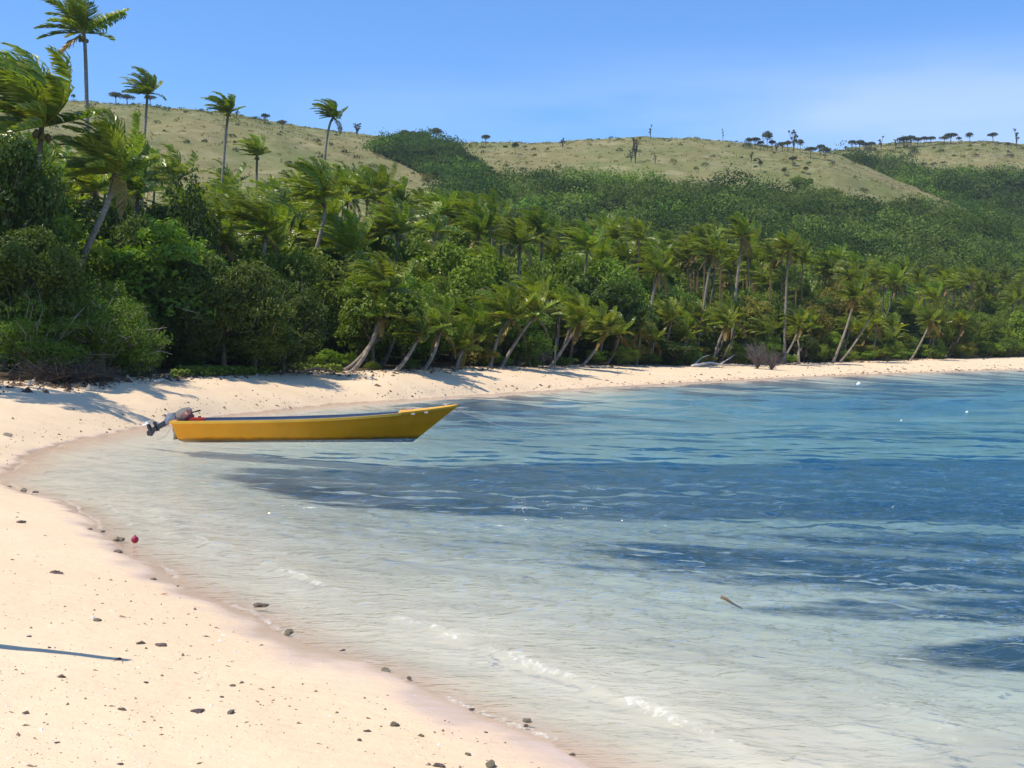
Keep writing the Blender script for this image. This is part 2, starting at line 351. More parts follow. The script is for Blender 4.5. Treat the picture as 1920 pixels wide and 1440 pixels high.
# ------------------------------------------------------------------ beach and seabed: one sheet to beyond the wood
def grid_idx(nr, nc):
    i = np.arange(nr-1)[:,None]*nc + np.arange(nc-1)[None]
    return np.stack([i, i+1, i+1+nc, i+nc], -1).reshape(-1,4)
def seagrass_mask(x, y, z):
    px, py = proj(x, y, z); n = fbm(x*.35, y*.8, 40, 4) - .5; n2 = fbm(x*.16, y*.6, 47, 4) - .5
    f = lambda xs, ys: np.interp(px, xs, ys)
    yy = py + n*26
    def band(t, b_, soft=9):
        soft = soft*1.5
        return sstep(-soft, soft, yy - t)*sstep(-soft, soft, b_ - yy)
    b1 = band(f([280,450,800,1200,1920],[884,880,878,867,860]), f([280,450,620,1000,1400,1920],[884,908,944,970,974,985]), 7)*sstep(330, 520, px)
    b2 = band(f([600,1000,1920],[1010,1000,998]), f([600,1000,1500,1920],[1035,1075,1112,1128]), 14)*sstep(640, 900, px)*(.60 + 1.9*n2)
    b3 = band(f([1200,1920],[1132,1118]), f([1200,1920],[1140,1172]), 9)*sstep(1180, 1560, px)*(.85 + 1.2*n2)
    b4 = band(f([1500,1920],[1225,1190]), f([1500,1920],[1240,1262]), 9)*sstep(1480, 1800, px)*(.62 + 1.2*n2)
    b5 = band(f([800,1400,1920],[735,700,690]), f([800,1000,1400,1920],[800,800,780,762]), 16)*(.50 + 2.8*n2)*sstep(560, 900, px)
    b6 = band(np.full_like(px, 800.), np.full_like(px, 868.), 14)*(.06 + 2.2*n2)*sstep(420, 800, px)
    return np.clip(np.maximum.reduce([b1, b2, b3, b4, b5, b6]), 0, 1)
c = 8.0
Yr = np.concatenate([[-7.4,-5,-3,-1.2,0.2,1.2,2,2.6], np.geomspace(3+c, 260+c, 620)-c, np.geomspace(280, 900, 14)])
uc = np.concatenate([np.linspace(-2.6,-.56,40)[:-1], np.linspace(-.56,.56,640), np.linspace(.56,2.6,40)[1:]])
GY = np.repeat(Yr[:,None], len(uc), 1); GX = uc[None]*(Yr[:,None]+c)
sdv = sea_d(GX, GY); vdv = veg_d(GX, GY); GZ = ground(GX, GY, sdv, vdv)
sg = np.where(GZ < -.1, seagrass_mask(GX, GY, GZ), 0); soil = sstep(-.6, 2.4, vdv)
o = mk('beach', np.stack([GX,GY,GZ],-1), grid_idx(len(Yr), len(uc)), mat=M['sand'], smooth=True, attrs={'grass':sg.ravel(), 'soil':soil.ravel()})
tag(o, None, None, kind='structure')

# ------------------------------------------------------------------ the sea
rows = [-6,-3,-1,.5,1.6,2.6,3.3]; Yw = 3.8
while Yw < 150: rows.append(Yw); Yw += max(.02, Yw*Yw*(2.2 if Yw < 14 else 1.5)/4840)
rows += [160,175,200,240]; Yw = np.array(rows)
uw = np.concatenate([np.linspace(-.75,-.46,18)[:-1], np.linspace(-.46,.46,950), np.linspace(.46,2.4,70)[1:]])
c = 2.0
WY = np.repeat(Yw[:,None], len(uw), 1)*1.0; scx = np.maximum(Yw[:,None], 0)+c + np.maximum(-Yw[:,None],0)*.3; WX = uw[None]*scx
gw = ground(WX, WY); depth = np.maximum(-gw, 0); sdw = -sea_d(WX, WY)
dY = np.gradient(Yw)[:,None]; rng = np.random.default_rng(4)
H = np.zeros_like(WX)
fade = sstep(0.05, 1.6, depth + .25) if False else np.clip(.12 + depth/.8, 0, 1)
warp = (fbm(WX*.3, WY*.3, 70, 3)-.5)*3
for k in range(96):
    lam = 0.13*(46**(k/95.)); th = R(252) + rng.normal(0, .55); kk = 2*math.pi/lam
    amp = .0070*lam**.66*rng.uniform(.6,1.3)
    w = sstep(1.6, 3.4, lam/dY)*(1.0 if lam < 1.3 else .12 + 1.5*sstep(20, 48, WY))
    ph = kk*(math.cos(th)*WX + math.sin(th)*WY) + rng.uniform(0, 6.28) + warp*kk*.25
    H += w*amp*(1 - 2*np.abs(np.sin(ph/2))**1.3 + .14)
H *= fade*(1 - .45*np.exp(-((WX+5)/5.0)**4 - ((WY-28.5)/2.5)**2))
# small wavelets running up the near beach, sun glimmer painted cream along them
wob = (fbm(WX*.5, WY*.5, 88, 3) - .5)*1.5
near = sstep(26, 14, WY)
foam_glimmer = np.zeros_like(H)
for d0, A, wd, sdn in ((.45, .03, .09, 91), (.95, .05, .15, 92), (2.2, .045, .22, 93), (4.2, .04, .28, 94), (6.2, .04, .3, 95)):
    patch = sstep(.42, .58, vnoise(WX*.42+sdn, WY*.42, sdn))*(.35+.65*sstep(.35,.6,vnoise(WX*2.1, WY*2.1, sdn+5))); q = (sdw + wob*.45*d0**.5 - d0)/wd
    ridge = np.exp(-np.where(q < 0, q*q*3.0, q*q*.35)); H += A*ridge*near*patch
    foam_glimmer = np.maximum(foam_glimmer, .56*np.exp(-((q+.15)*1.2)**2)*near*patch*(1.1 if d0 < 1.2 else (.85 if d0 < 3 else .45)))
edge = np.exp(-((depth-.012)/.014)**2)*(gw < 0); foam_glimmer = np.maximum(foam_glimmer, edge*.68*sstep(60, 25, WY)*sstep(.25,.55,vnoise(WX*1.3, WY*1.3, 97)))
H += .012*(fbm(WX*.8, WY*.8, 99, 3)-.5)
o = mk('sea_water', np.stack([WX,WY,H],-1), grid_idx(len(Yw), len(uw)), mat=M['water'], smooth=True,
       attrs={'depth':depth.ravel(), 'foam':foam_glimmer.ravel(), 'ruffle':(np.clip(.15 + depth/.9, 0, 1)*sstep(4, 20, WY)).ravel()})
tag(o, None, None, kind='structure')

# ------------------------------------------------------------------ hills
class Sheet:
    def __init__(s, name, cpx, cpy, yc, y0, z0, seed):
        s.name, s.cpx, s.cpy, s.yc, s.y0, s.z0, s.seed = name, cpx, cpy, yc, y0, z0, seed
    def pos(s, px, t):
        px = np.asarray(px, float); t = np.asarray(t, float)
        Yc = np.interp(px, *s.yc); Y0 = np.interp(px, *s.y0); cy = np.interp(px, s.cpx, s.cpy)
        _, _, zc = at(px, cy, Yc); Y = Y0 + (Yc-Y0)*t; zz = s.z0; D = zc - zz
        tt = np.minimum(t, 1); g = .8*tt + .2*(3*tt*tt - 2*tt**3); z = zz + D*g
        e = np.maximum(t-1, 0); z = z + D*(.8*e - 2.4*e*e)
        X = (px-960)/FPX*Y/ (cp) 
        n = (fbm(X*.02+s.seed, Y*.02, s.seed, 4)-.5)*13*np.clip(tt*3,0,1)*np.clip((1-tt)*3.2, .0, 1) + (fbm(X*.12, Y*.12, s.seed+7, 3)-.5)*1.6
        return X, Y, z + n
    def hit(s, px, py, lo=.04):
        t = np.linspace(lo, 1.02, 300); X, Y, Z = s.pos(np.full_like(t, px), t); _, q = proj(X, Y, Z)
        k = np.nonzero(q <= py)[0]; i = int(k[0]) if len(k) else int(np.argmin(q))
        return float(X[i]), float(Y[i]), float(Z[i])
    def forest(s, px, py): return np.zeros_like(px)
    def build(s, p0, p1, nc, nt_):
        px = np.linspace(p0, p1, nc); t = np.concatenate([np.linspace(0, 1.05, nt_), np.linspace(1.08, 1.5, 12)])
        PX, TT = np.meshgrid(px, t); X, Y, Z = s.pos(PX, TT); a, b_ = proj(X, Y, Z)
        o = mk(s.name, np.stack([X,Y,Z],-1), grid_idx(len(t), nc), mat=M['hill'], smooth=True, attrs={'forest': s.forest(a, b_).ravel()})
        tag(o, None, None, kind='structure'); return o
A = Sheet('hill', [-900,-300,0,130,300,450,600,700,780,850,1000,1100,1200,1300,1400,1500,1560,1620,1700,1780,1860,1950,2200],
          [120,150,176,190,199,216,243,256,264,268,270,263,258,261,270,282,290,316,350,384,418,455,540],
          ([-900,0,700,1200,1500,1780,2200],[330,370,420,440,430,360,280]), ([-900,0,700,1200,1500,1900,2200],[95,100,125,145,160,215,260]), 3.0, 3)
Cc = Sheet('hill', [1100,1300,1450,1560,1650,1750,1850,1920,2100,2400,3000], [440,400,315,284,272,267,267,273,282,300,340],
          ([1100,3000],[560,560]), ([1100,3000],[250,250]), 6.0, 8)
WOOD = [(708,276),(745,266),(800,272),(850,286),(880,302),(915,330),(935,345),(860,350),(800,330),(750,306),(708,286)]
def wood_in(px, py): return inside(px, py, WOOD)
EDGX = [560,700,820,870,1000,1100,1200,1300,1400,1480,1550,1600,1660,1720,1790,1850,1950]
EDGY = [470,430,362,346,336,344,351,356,364,374,384,396,408,418,426,436,455]
def fA(px, py):
    e = np.interp(px, EDGX, EDGY) + 9*(vnoise(px*.05, px*.013, 3)-.5)*2
    return np.clip(sstep(-3 - 22*sstep(1480,1700,px), 6, py-e + 10*(vnoise(px*.09, py*.12, 8)-.5)*sstep(1400,1600,px)) + wood_in(px, py), 0, 1)
def fC(px, py):
    e = np.interp(px, [1500,1600,1680,1760,1830,1920,2100],[302,308,316,330,342,336,340]) + 8*(vnoise(px*.06, py*.03, 5)-.5)*2
    return sstep(-4, 8, py-e)
A.forest = fA; Cc.forest = fC
A.build(-900, 2200, 520, 170); Cc.build(1100, 3000, 260, 130)

# ------------------------------------------------------------------ leaves
GREEN = {'dark': [(.020,.042,.010),(.035,.065,.014)], 'mid': [(.045,.090,.014),(.075,.125,.022)], 'bright': [(.048,.105,.015),(.080,.140,.024)], 'gloss': [(.018,.038,.010),(.060,.095,.022)], 'mixed': [(.015,.034,.010),(.048,.078,.018)],
         'olive': [(.070,.085,.020),(.11,.12,.032)], 'hill': [(.040,.070,.024),(.075,.110,.036)], 'ridge': [(.030,.038,.026),(.05,.055,.035)], 'grey': [(.12,.10,.07),(.17,.14,.10)]}
def blob_leaves(rng, centers, radii, n_each, leaf, pal, flat=.9):
    """many separate leaves on the skins of overlapping lobes"""
    Ps, Ns, Cs = [], [], []; lo, hi = np.array(GREEN[pal][0]), np.array(GREEN[pal][1])
    for cc_, rr in zip(centers, radii):
        n = n_each; d = rng.normal(size=(n,3)); d[:,2] = np.where(rng.random(n) < .8, np.abs(d[:,2])*.9, d[:,2]); d /= np.linalg.norm(d, axis=1)[:,None]
        rad = rr*(rng.uniform(.55, 1.08, n)**.6); rad *= 1 + .25*np.sin(d[:,0]*5+rr*9)*np.sin(d[:,1]*6+d[:,2]*4)
        Ps.append(cc_ + d*rad[:,None]*np.array([1,1,flat])); Ns.append(d + rng.normal(size=(n,3))*.6 + np.array([0,0,.25]))
        k = rng.uniform(0,1)*.5 + rng.uniform(0,.5,n); Cs.append(lo + (hi-lo)*k[:,None])
    return leaves(rng, np.vstack(Ps), np.vstack(Ns), np.vstack(Cs), leaf)
def leaves(rng, P, Nn, C, leaf, asp=.5):
    n = len(P); Nn = Nn/(np.linalg.norm(Nn, axis=1)[:,None]+1e-9); t = np.cross(Nn, rng.normal(size=(n,3))); t /= np.linalg.norm(t, axis=1)[:,None]+1e-9; b_ = np.cross(Nn, t)
    s = (leaf*rng.uniform(.6, 1.25, n))[:,None]
    V = np.stack([P - t*s*.5, P + b_*s*asp*.5 + Nn*s*.06, P + t*s*.5 - Nn*s*.1, P - b_*s*asp*.5 + Nn*s*.06], 1).reshape(-1,3)
    return V, np.arange(4*n).reshape(-1,4), np.repeat(C, 4, axis=0)
def broadleaf(seed, R_=(3,3,2.4), nb=34, n_each=230, leaf=.22, pal='mid', stem=2.0, twigs=0, flat=.9, lobe=(.22,.38)):
    """meshes (trunk with limbs, crown) of a tree standing at the origin; crown centre at height stem + R"""
    rng = np.random.default_rng(seed); Rv = np.array(R_); cz = stem + Rv[2]*.85
    d = rng.normal(size=(nb,3)); d[:,2] = d[:,2]*.9 + .15; d /= np.linalg.norm(d, axis=1)[:,None]
    k = rng.uniform(.35, .80, nb); wob_ = 1 + .22*np.sin(d[:,0]*3.1+seed)*np.cos(d[:,1]*2.7+seed*2)
    cen = d*(k*wob_)[:,None]*Rv + np.array([0,0,cz]); rad = rng.uniform(*lobe, nb)*Rv.mean()
    V, Q, C = blob_leaves(rng, cen, rad, n_each, leaf, pal, flat)
    keep = V.reshape(-1,4,3)[:,0,2] > .05; V = V.reshape(-1,4,3)[keep].reshape(-1,3); C = C.reshape(-1,4,3)[keep].reshape(-1,3); Q = np.arange(len(V)).reshape(-1,4)
    crown = mk('crown', V, Q, C=C, mat=M['leaf'], mesh_only=True)
    w = MB(); bc = np.array([.16,.13,.095])
    top = np.array([rng.normal()*.2, rng.normal()*.2, cz*.7])
    w.tube([[0,0,-.3],[top[0]*.3,top[1]*.3,cz*.35],top], [.10*Rv[0]/3+.03, .08*Rv[0]/3+.02, .05], 8, C=bc)
    for i in range(min(nb, 16)):
        p = cen[i]; mid = top*.45 + p*.55 + rng.normal(size=3)*.15
        w.tube([top*(.6+.4*rng.random()), mid, p + (p-mid)*.4], [.06,.04,.012], 5, C=bc*rng.uniform(.8,1.6))
    for i in range(twigs):
        p = cen[rng.integers(nb)] + rng.normal(size=3)*Rv*.12; dd = p - np.array([0,0,cz*.4]); dd /= np.linalg.norm(dd)
        w.tube([p - dd*.5, p + dd*.3 + rng.normal(size=3)*.15, p + dd*.65 + rng.normal(size=3)*.3], [.022,.016,.006], 4, C=np.array([.30,.26,.20])*rng.uniform(.7,1.3))
    return w.build('trunk', M['bark'], mesh_only=True), crown

def hmax(me):
    a = np.empty(len(me.vertices)*3, np.float32); me.vertices.foreach_get('co', a); return float(np.percentile(a[2::3], 99.7))
def tree_from(meshes, name, label, cat, loc, sc=1.0, rz=0, group=None):
    t = thing(name, label, cat, loc, rz, group); s3 = (sc,sc,sc) if np.isscalar(sc) else sc
    for nme, me in zip(('trunk','crown'), meshes):
        o = place(nme, me, t); o.scale = s3
    return t

# ------------------------------------------------------------------ coconut palms bent by the wind (blowing towards -x)
WIND = np.array([-1.0, -.15, .10])
def frond(rng, az, el, Lf, wind=.55, grav=.34, nl=30, wid=.075, colr=None, dead=False):
    n = 13; ds = Lf/(n-1); p = np.zeros(3); d = np.array([math.cos(el)*math.cos(az), math.cos(el)*math.sin(az), math.sin(el)]); Pp = [p.copy()]; Dd = [d.copy()]
    for i in range(n-1):
        t = (i+1)/(n-1); d = d + (WIND*wind*(.15+1.0*t) + np.array([0,0,-1])*grav*(.1+1.1*t))*ds; d /= np.linalg.norm(d); p = p + d*ds; Pp.append(p.copy()); Dd.append(d.copy())
    Pp = np.array(Pp); Dd = np.array(Dd); S0 = np.cross(Dd, [0,0,1.0]); S0 /= np.linalg.norm(S0, axis=1)[:,None]+1e-6
    tw = rng.normal()*.4; Up = np.cross(S0, Dd); S0 = S0*math.cos(tw) + Up*math.sin(tw); Up = np.cross(S0, Dd)
    base = np.array(colr); mb = MB()
    # rachis
    w = np.linspace(.075, .012, n)[:,None]
    for off in (S0, Up):
        V = np.vstack([Pp - off*w*.5, Pp + off*w*.5]); mb.add(V, Q=[[i,i+1,n+i+1,n+i] for i in range(n-1)], C=np.array([.20,.20,.06]) if not dead else np.array([.22,.15,.09]))
    t = np.repeat(np.linspace(.10, .995, nl), 2) + rng.normal(0, .004, 2*nl); t = np.clip(t, 0, 1); sgn = np.tile([1.,-1.], nl); m_ = 2*nl
    f = t*(n-1); i0 = np.minimum(f.astype(int), n-2); fr_ = (f-i0)[:,None]
    B = Pp[i0]*(1-fr_)+Pp[i0+1]*fr_; D = Dd[i0]; S = S0[i0]*sgn[:,None]; U = Up[i0]
    ln = (Lf*.29*np.clip(t*5,.35,1)*(1-.72*t**2.2))*rng.uniform(.85,1.12,m_)
    droop = .5 if not dead else 1.3
    d1 = S*.85 + D*.65 + U*.22 + WIND*wind*.9 + rng.normal(size=(m_,3))*.09; d1[:,2] -= grav*droop*.5; d1 /= np.linalg.norm(d1, axis=1)[:,None]
    d2 = d1 + WIND*wind*1.1 + np.array([0,0,-1])*grav*droop*1.3 + rng.normal(size=(m_,3))*.08; d2 /= np.linalg.norm(d2, axis=1)[:,None]
    W = D - d1*np.sum(D*d1,1)[:,None] + rng.normal(size=(m_,3))*.25; W /= np.linalg.norm(W, axis=1)[:,None]+1e-6; W = W*wid*.5
    M1 = B + d1*(ln*.5)[:,None]; T1 = M1 + d2*(ln*.5)[:,None]
    V = np.stack([B-W*.7, B+W*.7, M1-W, M1+W, T1-W*.15, T1+W*.15], 1).reshape(-1,3); k = np.arange(m_)[:,None]*6
    Q = np.vstack([k+np.array([0,1,3,2]), k+np.array([2,3,5,4])]); cc_ = base*rng.uniform(.75,1.3,m_)[:,None]
    # tips of the leaflets dry to yellow brown
    tipc = cc_*.6 + np.array([.26,.22,.08])*.4 if not dead else cc_
    Cv = np.stack([cc_,cc_,cc_,cc_,tipc,tipc],1).reshape(-1,3); mb.add(V, Q=Q, C=Cv); return mb
PALM_C = [(.055,.095,.018),(.075,.115,.020),(.10,.135,.026),(.13,.150,.035)]
def frond_set(seed, nf=21, Lf=3.9, wind=.55, nl=30, wid=.075):
    rng = np.random.default_rng(seed); out_ = []
    for i in range(nf):
        az = i*2.39996 + rng.normal()*.25; k = i/(nf-1.); el_ = R(84 - 80*k + rng.normal()*8); l = Lf*(.72+.28*math.sin(math.pi*min(1,k*1.3+.15)))*rng.uniform(.88,1.1)
        cidx = min(3, int(rng.beta(1.6,1.6)*2.2 + 1.6*k*rng.random()))
        out_.append(('green', frond(rng, az, el_, l, wind*rng.uniform(.75,1.25), .30*rng.uniform(.8,1.2), nl, wid, PALM_C[cidx])))
    for i in range(rng.integers(0, 3)):
        out_.append(('dead', frond(rng, rng.uniform(0,6.28), R(-35), Lf*.75, wind*.5, .7, nl-8, wid*.8, (.115,.085,.04), dead=True)))
    return out_
def coconuts(rng, n=7):
    mb = MB()
    for i in range(n):
        a = rng.uniform(0,6.28); r = .17; ctr = np.array([math.cos(a)*.24, math.sin(a)*.24, -.22-rng.uniform(0,.25)])
        th, ph = np.meshgrid(np.linspace(0,math.pi,6), np.arange(8)*math.pi/4, indexing='ij')
        V = np.stack([np.sin(th)*np.cos(ph)*.11, np.sin(th)*np.sin(ph)*.11, np.cos(th)*.14],-1).reshape(-1,3)+ctr
        mb.add(V, Q=[[a_*8+b_, a_*8+(b_+1)%8, (a_+1)*8+(b_+1)%8, (a_+1)*8+b_] for a_ in range(5) for b_ in range(8)], C=(.13,.12,.04))
    return mb
def joined(sets):
    mb = MB()
    for _, f_ in sets: V, Q, T, C = f_.arr(); mb.add(V, Q, T, C)
    return mb
CROWNS = []
for k in range(9):
    s_ = frond_set(100+k, nf=[20,22,18,24,17,21,19,23,16][k], wind=[.5,.6,.75,.45,.7,.55,.85,.5,.65][k], nl=30, wid=.115)
    mb = joined(s_); V, Q, T, C = coconuts(np.random.default_rng(k), 6).arr(); mb.add(V, Q, T, C); CROWNS.append(mb.build('crown', M['palm'], mesh_only=True))
def trunk_mesh(pts, r0, r1, seed, tone=1.0):
    rng = np.random.default_rng(seed); P = np.array(pts, float); m_ = 22; t = np.linspace(0, 1, m_)
    ts = np.linspace(0, 1, len(P)); cf = [np.polyfit(ts, P[:,i], min(3, len(P)-1)) for i in range(3)]
    PP = np.stack([np.polyval(c_, t) for c_ in cf], 1); PP[0] = P[0]; PP[-1] = P[-1]
    rr = r0 + (r1-r0)*t**.7; rr = rr + np.array([.5,.22,.08]+[0]*(m_-3))*r0; rr = rr*(1+.05*(np.arange(m_)%2))
    base = np.array([.27,.225,.175])*tone; cols = base*(1+.22*rng.uniform(-1,1,m_))[:,None]; cols[-3:] = (.15,.11,.06)
    return MB().tube(PP, rr, 10, C=cols).build('trunk', M['bark'], mesh_only=True, smooth=True)
def vegY(px): return np.interp(px, [-300]+VEGPX+[2100,2400], [18]+[vpl(a, b_)[1] for a, b_ in zip(VEGPX, VEGPY)]+[185,200])
TRK = []; HERO = []
def palm(label, heart, base, Y, lean=None, crown=0, sc=1.0, hero=False, rz=0, group=None, cat='palm tree', mid=None, Yb=None, seed=0, wind=.6, nf=20):
    """heart, base, mid: picture points at distance Y (heart) and Yb (base)"""
    if base[1] < 700.5 and Y is None: Yb = float(vegY(base[0])) + .3; Y = Yb + 1.0
    hx, hy, hz = [float(v) for v in at(heart[0], heart[1], Y)]; TRK.append((base[0], (base[0]+heart[0])/2)) if base[1] < 700.5 and Y - float(vegY(base[0])) < 3 else None
    Yb = Y if Yb is None else Yb; bx = float((base[0]-960)/FPX*Yb/cp); bz = gz(bx, Yb) - .15
    t = thing('coconut_palm', label, cat, (bx, Yb, bz), 0, group); HERO.append((heart[0], heart[1], Y))
    top = np.array([hx-bx, hy-Yb, hz-bz])
    pts = [np.zeros(3)]
    for q in sorted(mid or [], key=lambda m_: m_[2]):
        f = q[2]; x, y, z = [float(v) for v in at(q[0], q[1], Yb + (Y-Yb)*f)]; pts.append(np.array([x-bx, y-Yb, z-bz]))
    if len(pts) == 1:
        pts.append(top*np.array([.35,.35,.5]))
    pts.append(top)
    r0 = .17 if top[2] > 6 else .14
    sc = sc*(.76 if heart[1] > 270 else 1.0)
    place('trunk', trunk_mesh(pts, r0*sc**.3, r0*.55, seed), t)
    finish_crown(t, top, crown, sc, hero, rz, seed, wind, nf); return t
def cap(px, Y, tp, half=58):
    for a, b_, Yh in HERO:
        if abs(px-a) < half and Y < Yh + 1 and tp < b_ + 62: tp = b_ + 62 + (hash((round(px), round(Y))) % 30)
    return tp
def finish_crown(t, top, crown, sc, hero, rz, seed, wind=.6, nf=20):
    if hero:
        for kind, f_ in frond_set(seed+500, nf=nf+3, wind=wind, nl=42, wid=.10):
            o = f_.build('frond', M['palm'], t); o.location = top; o.scale = (sc,)*3
            if kind == 'dead': o['label'] = 'dry brown hanging frond'
        o = coconuts(np.random.default_rng(seed), 8).build('coconut_cluster', M['palm'], t, smooth=True); o.location = top; o.scale = (sc,)*3
    else:
        o = place('crown', CROWNS[crown % len(CROWNS)], t, tuple(top), rz, sc)

palm('very tall palm standing alone against the blue sky above all the others', (157,62), (168,690), 74, hero=True, sc=.98, mid=[(163,215,.6)], seed=1, wind=.42, nf=15)
palm('slim tall palm, second highest against the sky, beside three ridge trees', (277,176), (262,690), 98, hero=True, sc=.66, mid=[(268,330,.5)], seed=2, wind=.72, nf=19)
palm('tall slender palm, third against the sky, bare trunk crossing the dry grass hill', (428,212), (405,690), 96, hero=True, sc=.62, mid=[(415,370,.6)], seed=3, wind=.80, nf=18)
palm('tall palm with a curving trunk, its crown on the skyline beside the leggy ridge tree', (626,220), (598,690), 104, hero=True, sc=.62, mid=[(606,330,.55)], seed=4, wind=.78, nf=17)
palm('short topped palm seen against the dry hill between the third and fourth tall palms', (482,292), (478,690), 100, hero=True, sc=.78, seed=5, wind=.6, nf=17)
palm('big shaggy palm at the left edge with dense fronds combed over to the left', (78,238), (60,705), 46, hero=True, sc=1.05, seed=6, wind=.75, nf=24)
palm('large palm with upright fronds, trunk slanting down left behind the light green bush', (216,325), (95,705), 47, hero=True, sc=.98, mid=[(185,420,.6),(140,520,.35)], seed=7, wind=.55, nf=22)
palm('palm with a pale curved trunk bowing left above the broad dark tree', (606,372), (575,690), 66, hero=True, sc=.95, mid=[(598,450,.62),(570,560,.3)], seed=8, wind=.55, nf=21)
palm('palm with a brown skirt of dead fronds rising out of the broad dark tree', (499,440), (488,690), 60, hero=True, sc=.9, mid=[(492,520,.5)], seed=9, wind=.7, nf=22)
palm('yellowish palm with low spread fronds left of the brown skirted palm', (412,448), (405,690), 60, hero=True, sc=.82, seed=10, wind=.7, nf=19)
palm('full palm standing over the broadleaf trees above the boat with fronds swept left', (747,440), (738,690), 76, hero=True, sc=.98, mid=[(742,520,.6)], seed=11, wind=.62, nf=22)
palm('palm with a thick pale trunk leaning right, behind the middle of the boat', (730,545), (632,700), None, hero=True, sc=.85, mid=[(678,668,.18),(712,612,.55)], seed=12, wind=.6, nf=20)
palm('small palm with yellow lower fronds hanging over the trunk of the thick leaning palm', (712,590), (655,697), None, hero=True, sc=.6, mid=[(690,655,.3)], seed=13, wind=.55, nf=14)
palm('low bushy palm, trunk nearly lying on sand, right of the thick leaning palm', (787,628), (728,694), None, hero=True, sc=.85, mid=[(755,682,.2)], seed=14, wind=.55, nf=18)
palm('short palm with a stout slanting trunk at the edge of the sand above the bow', (826,618), (790,694), None, hero=True, sc=.78, mid=[(812,665,.35)], seed=15, wind=.5, nf=18)
palm('very small palm with drooping fronds touching the sand above the bow', (868,655), (855,695), None, hero=True, sc=.62, seed=16, wind=.3, nf=15)
palm('palm with dry bleached fronds hanging left, trunk leaning right, upper middle wood', (918,510), (872,640), 80, hero=True, sc=.92, mid=[(893,580,.5)], seed=17, wind=.75, nf=20)
palm('palm with a straight pale trunk slanting right out of shade, left twin', (957,598), (918,662), None, hero=True, sc=.92, mid=[(935,632,.5)], seed=18, wind=.45, nf=20)
palm('palm with a brown arching frond, right twin of the pale slanting palm', (1003,592), (938,680), None, hero=True, sc=.80, mid=[(968,640,.4)], seed=19, wind=.4, nf=17)
palm('palm with a thin dark trunk leaning low right at the middle beach edge', (1088,606), (1030,688), None, hero=True, sc=.82, mid=[(1058,650,.4)], seed=20, wind=.4, nf=18)
palm('palm with a thin pale trunk leaning right from the sand beside a round green shrub', (1136,622), (1086,689), None, hero=True, sc=.78, mid=[(1112,662,.35)], seed=21, wind=.35, nf=18)
palm('palm raised above its neighbours with one long frond out to the left, upper middle', (976,458), (966,670), 90, hero=True, sc=.88, seed=22, wind=.65, nf=20)
palm('palm leaning right from beside the grey dead bush, trunk pale in the sun', (1499,612), (1458,681), None, hero=True, sc=.80, mid=[(1482,652,.4)], seed=23, wind=.5, nf=18)
palm('tall palm with a slanting pale trunk, left of a close pair at the far beach', (1602,560), (1560,680), None, hero=True, sc=.88, mid=[(1585,620,.5)], seed=24, wind=.5, nf=18)
palm('palm with a slanting trunk, right of a close pair at the far beach', (1637,585), (1572,679), None, hero=True, sc=.85, mid=[(1605,640,.4)], seed=25, wind=.5, nf=18)
palm('palm leaning right over the far beach with loose yellowish fronds', (1745,603), (1705,677), None, hero=True, sc=.95, mid=[(1725,645,.4)], seed=26, wind=.5, nf=18)
palm('palm with a thin slanting trunk behind the white driftwood branch', (1362,610), (1335,684), None, hero=True, sc=.78, seed=27, wind=.5, nf=17)
palm('thick crowned palm on a dark slanting trunk over the left of the driftwood branch', (1232,512), (1210,680), 98, hero=True, sc=.92, seed=28, wind=.6, nf=20)
palm('palm topping the wood under the scrub slope with a crest of upright fronds', (1392,446), (1370,680), 112, hero=True, sc=.95, seed=29, wind=.6, nf=20)
palm('palm with dry tan fronds next to the topmost palm under the scrub slope', (1335,478), (1310,680), 110, hero=True, sc=.90, seed=30, wind=.7, nf=19)
palm('palm with a bunched dark crown right of the topmost palm under the scrub slope', (1478,470), (1470,680), 118, hero=True, sc=.92, seed=31, wind=.6, nf=19)

# the rest of the palm wood
ENVX = [-120,0,100,200,300,400,500,600,700,850,1000,1100,1200,1300,1400,1500,1600,1700,1800,1920,2050]
ENVY = [240,280,300,300,305,330,330,330,345,372,405,415,430,425,425,450,480,492,498,502,505]
BX = [p[0] for p in vegp]; 
zones = [(0,'at the left edge of the wood'),(180,'behind the light green bush'),(340,'over the broad dark tree'),(500,'behind the palm with the brown skirt'),(640,'behind the thick leaning palm'),
         (780,'inland of the boat bow'),(900,'inland of the twin slanting palms'),(1030,'beside the middle of the beach'),(1160,'left of the driftwood branch'),(1290,'inland of the driftwood branch'),
         (1400,'around the grey dead bush'),(1520,'behind the pale dead stump'),(1640,'inland of the white buoy'),(1750,'near the end of the far beach'),(1850,'at the right edge of the wood')]
def zone(px):
    z = zones[0][1]
    for a, s in zones:
        if px >= a: z = s
    return z
rngp = np.random.default_rng(77); cnt = 0; placed = []
def rowname(d): return 'front' if d < 14 else ('middle' if d < 34 else 'back')
tries = 0
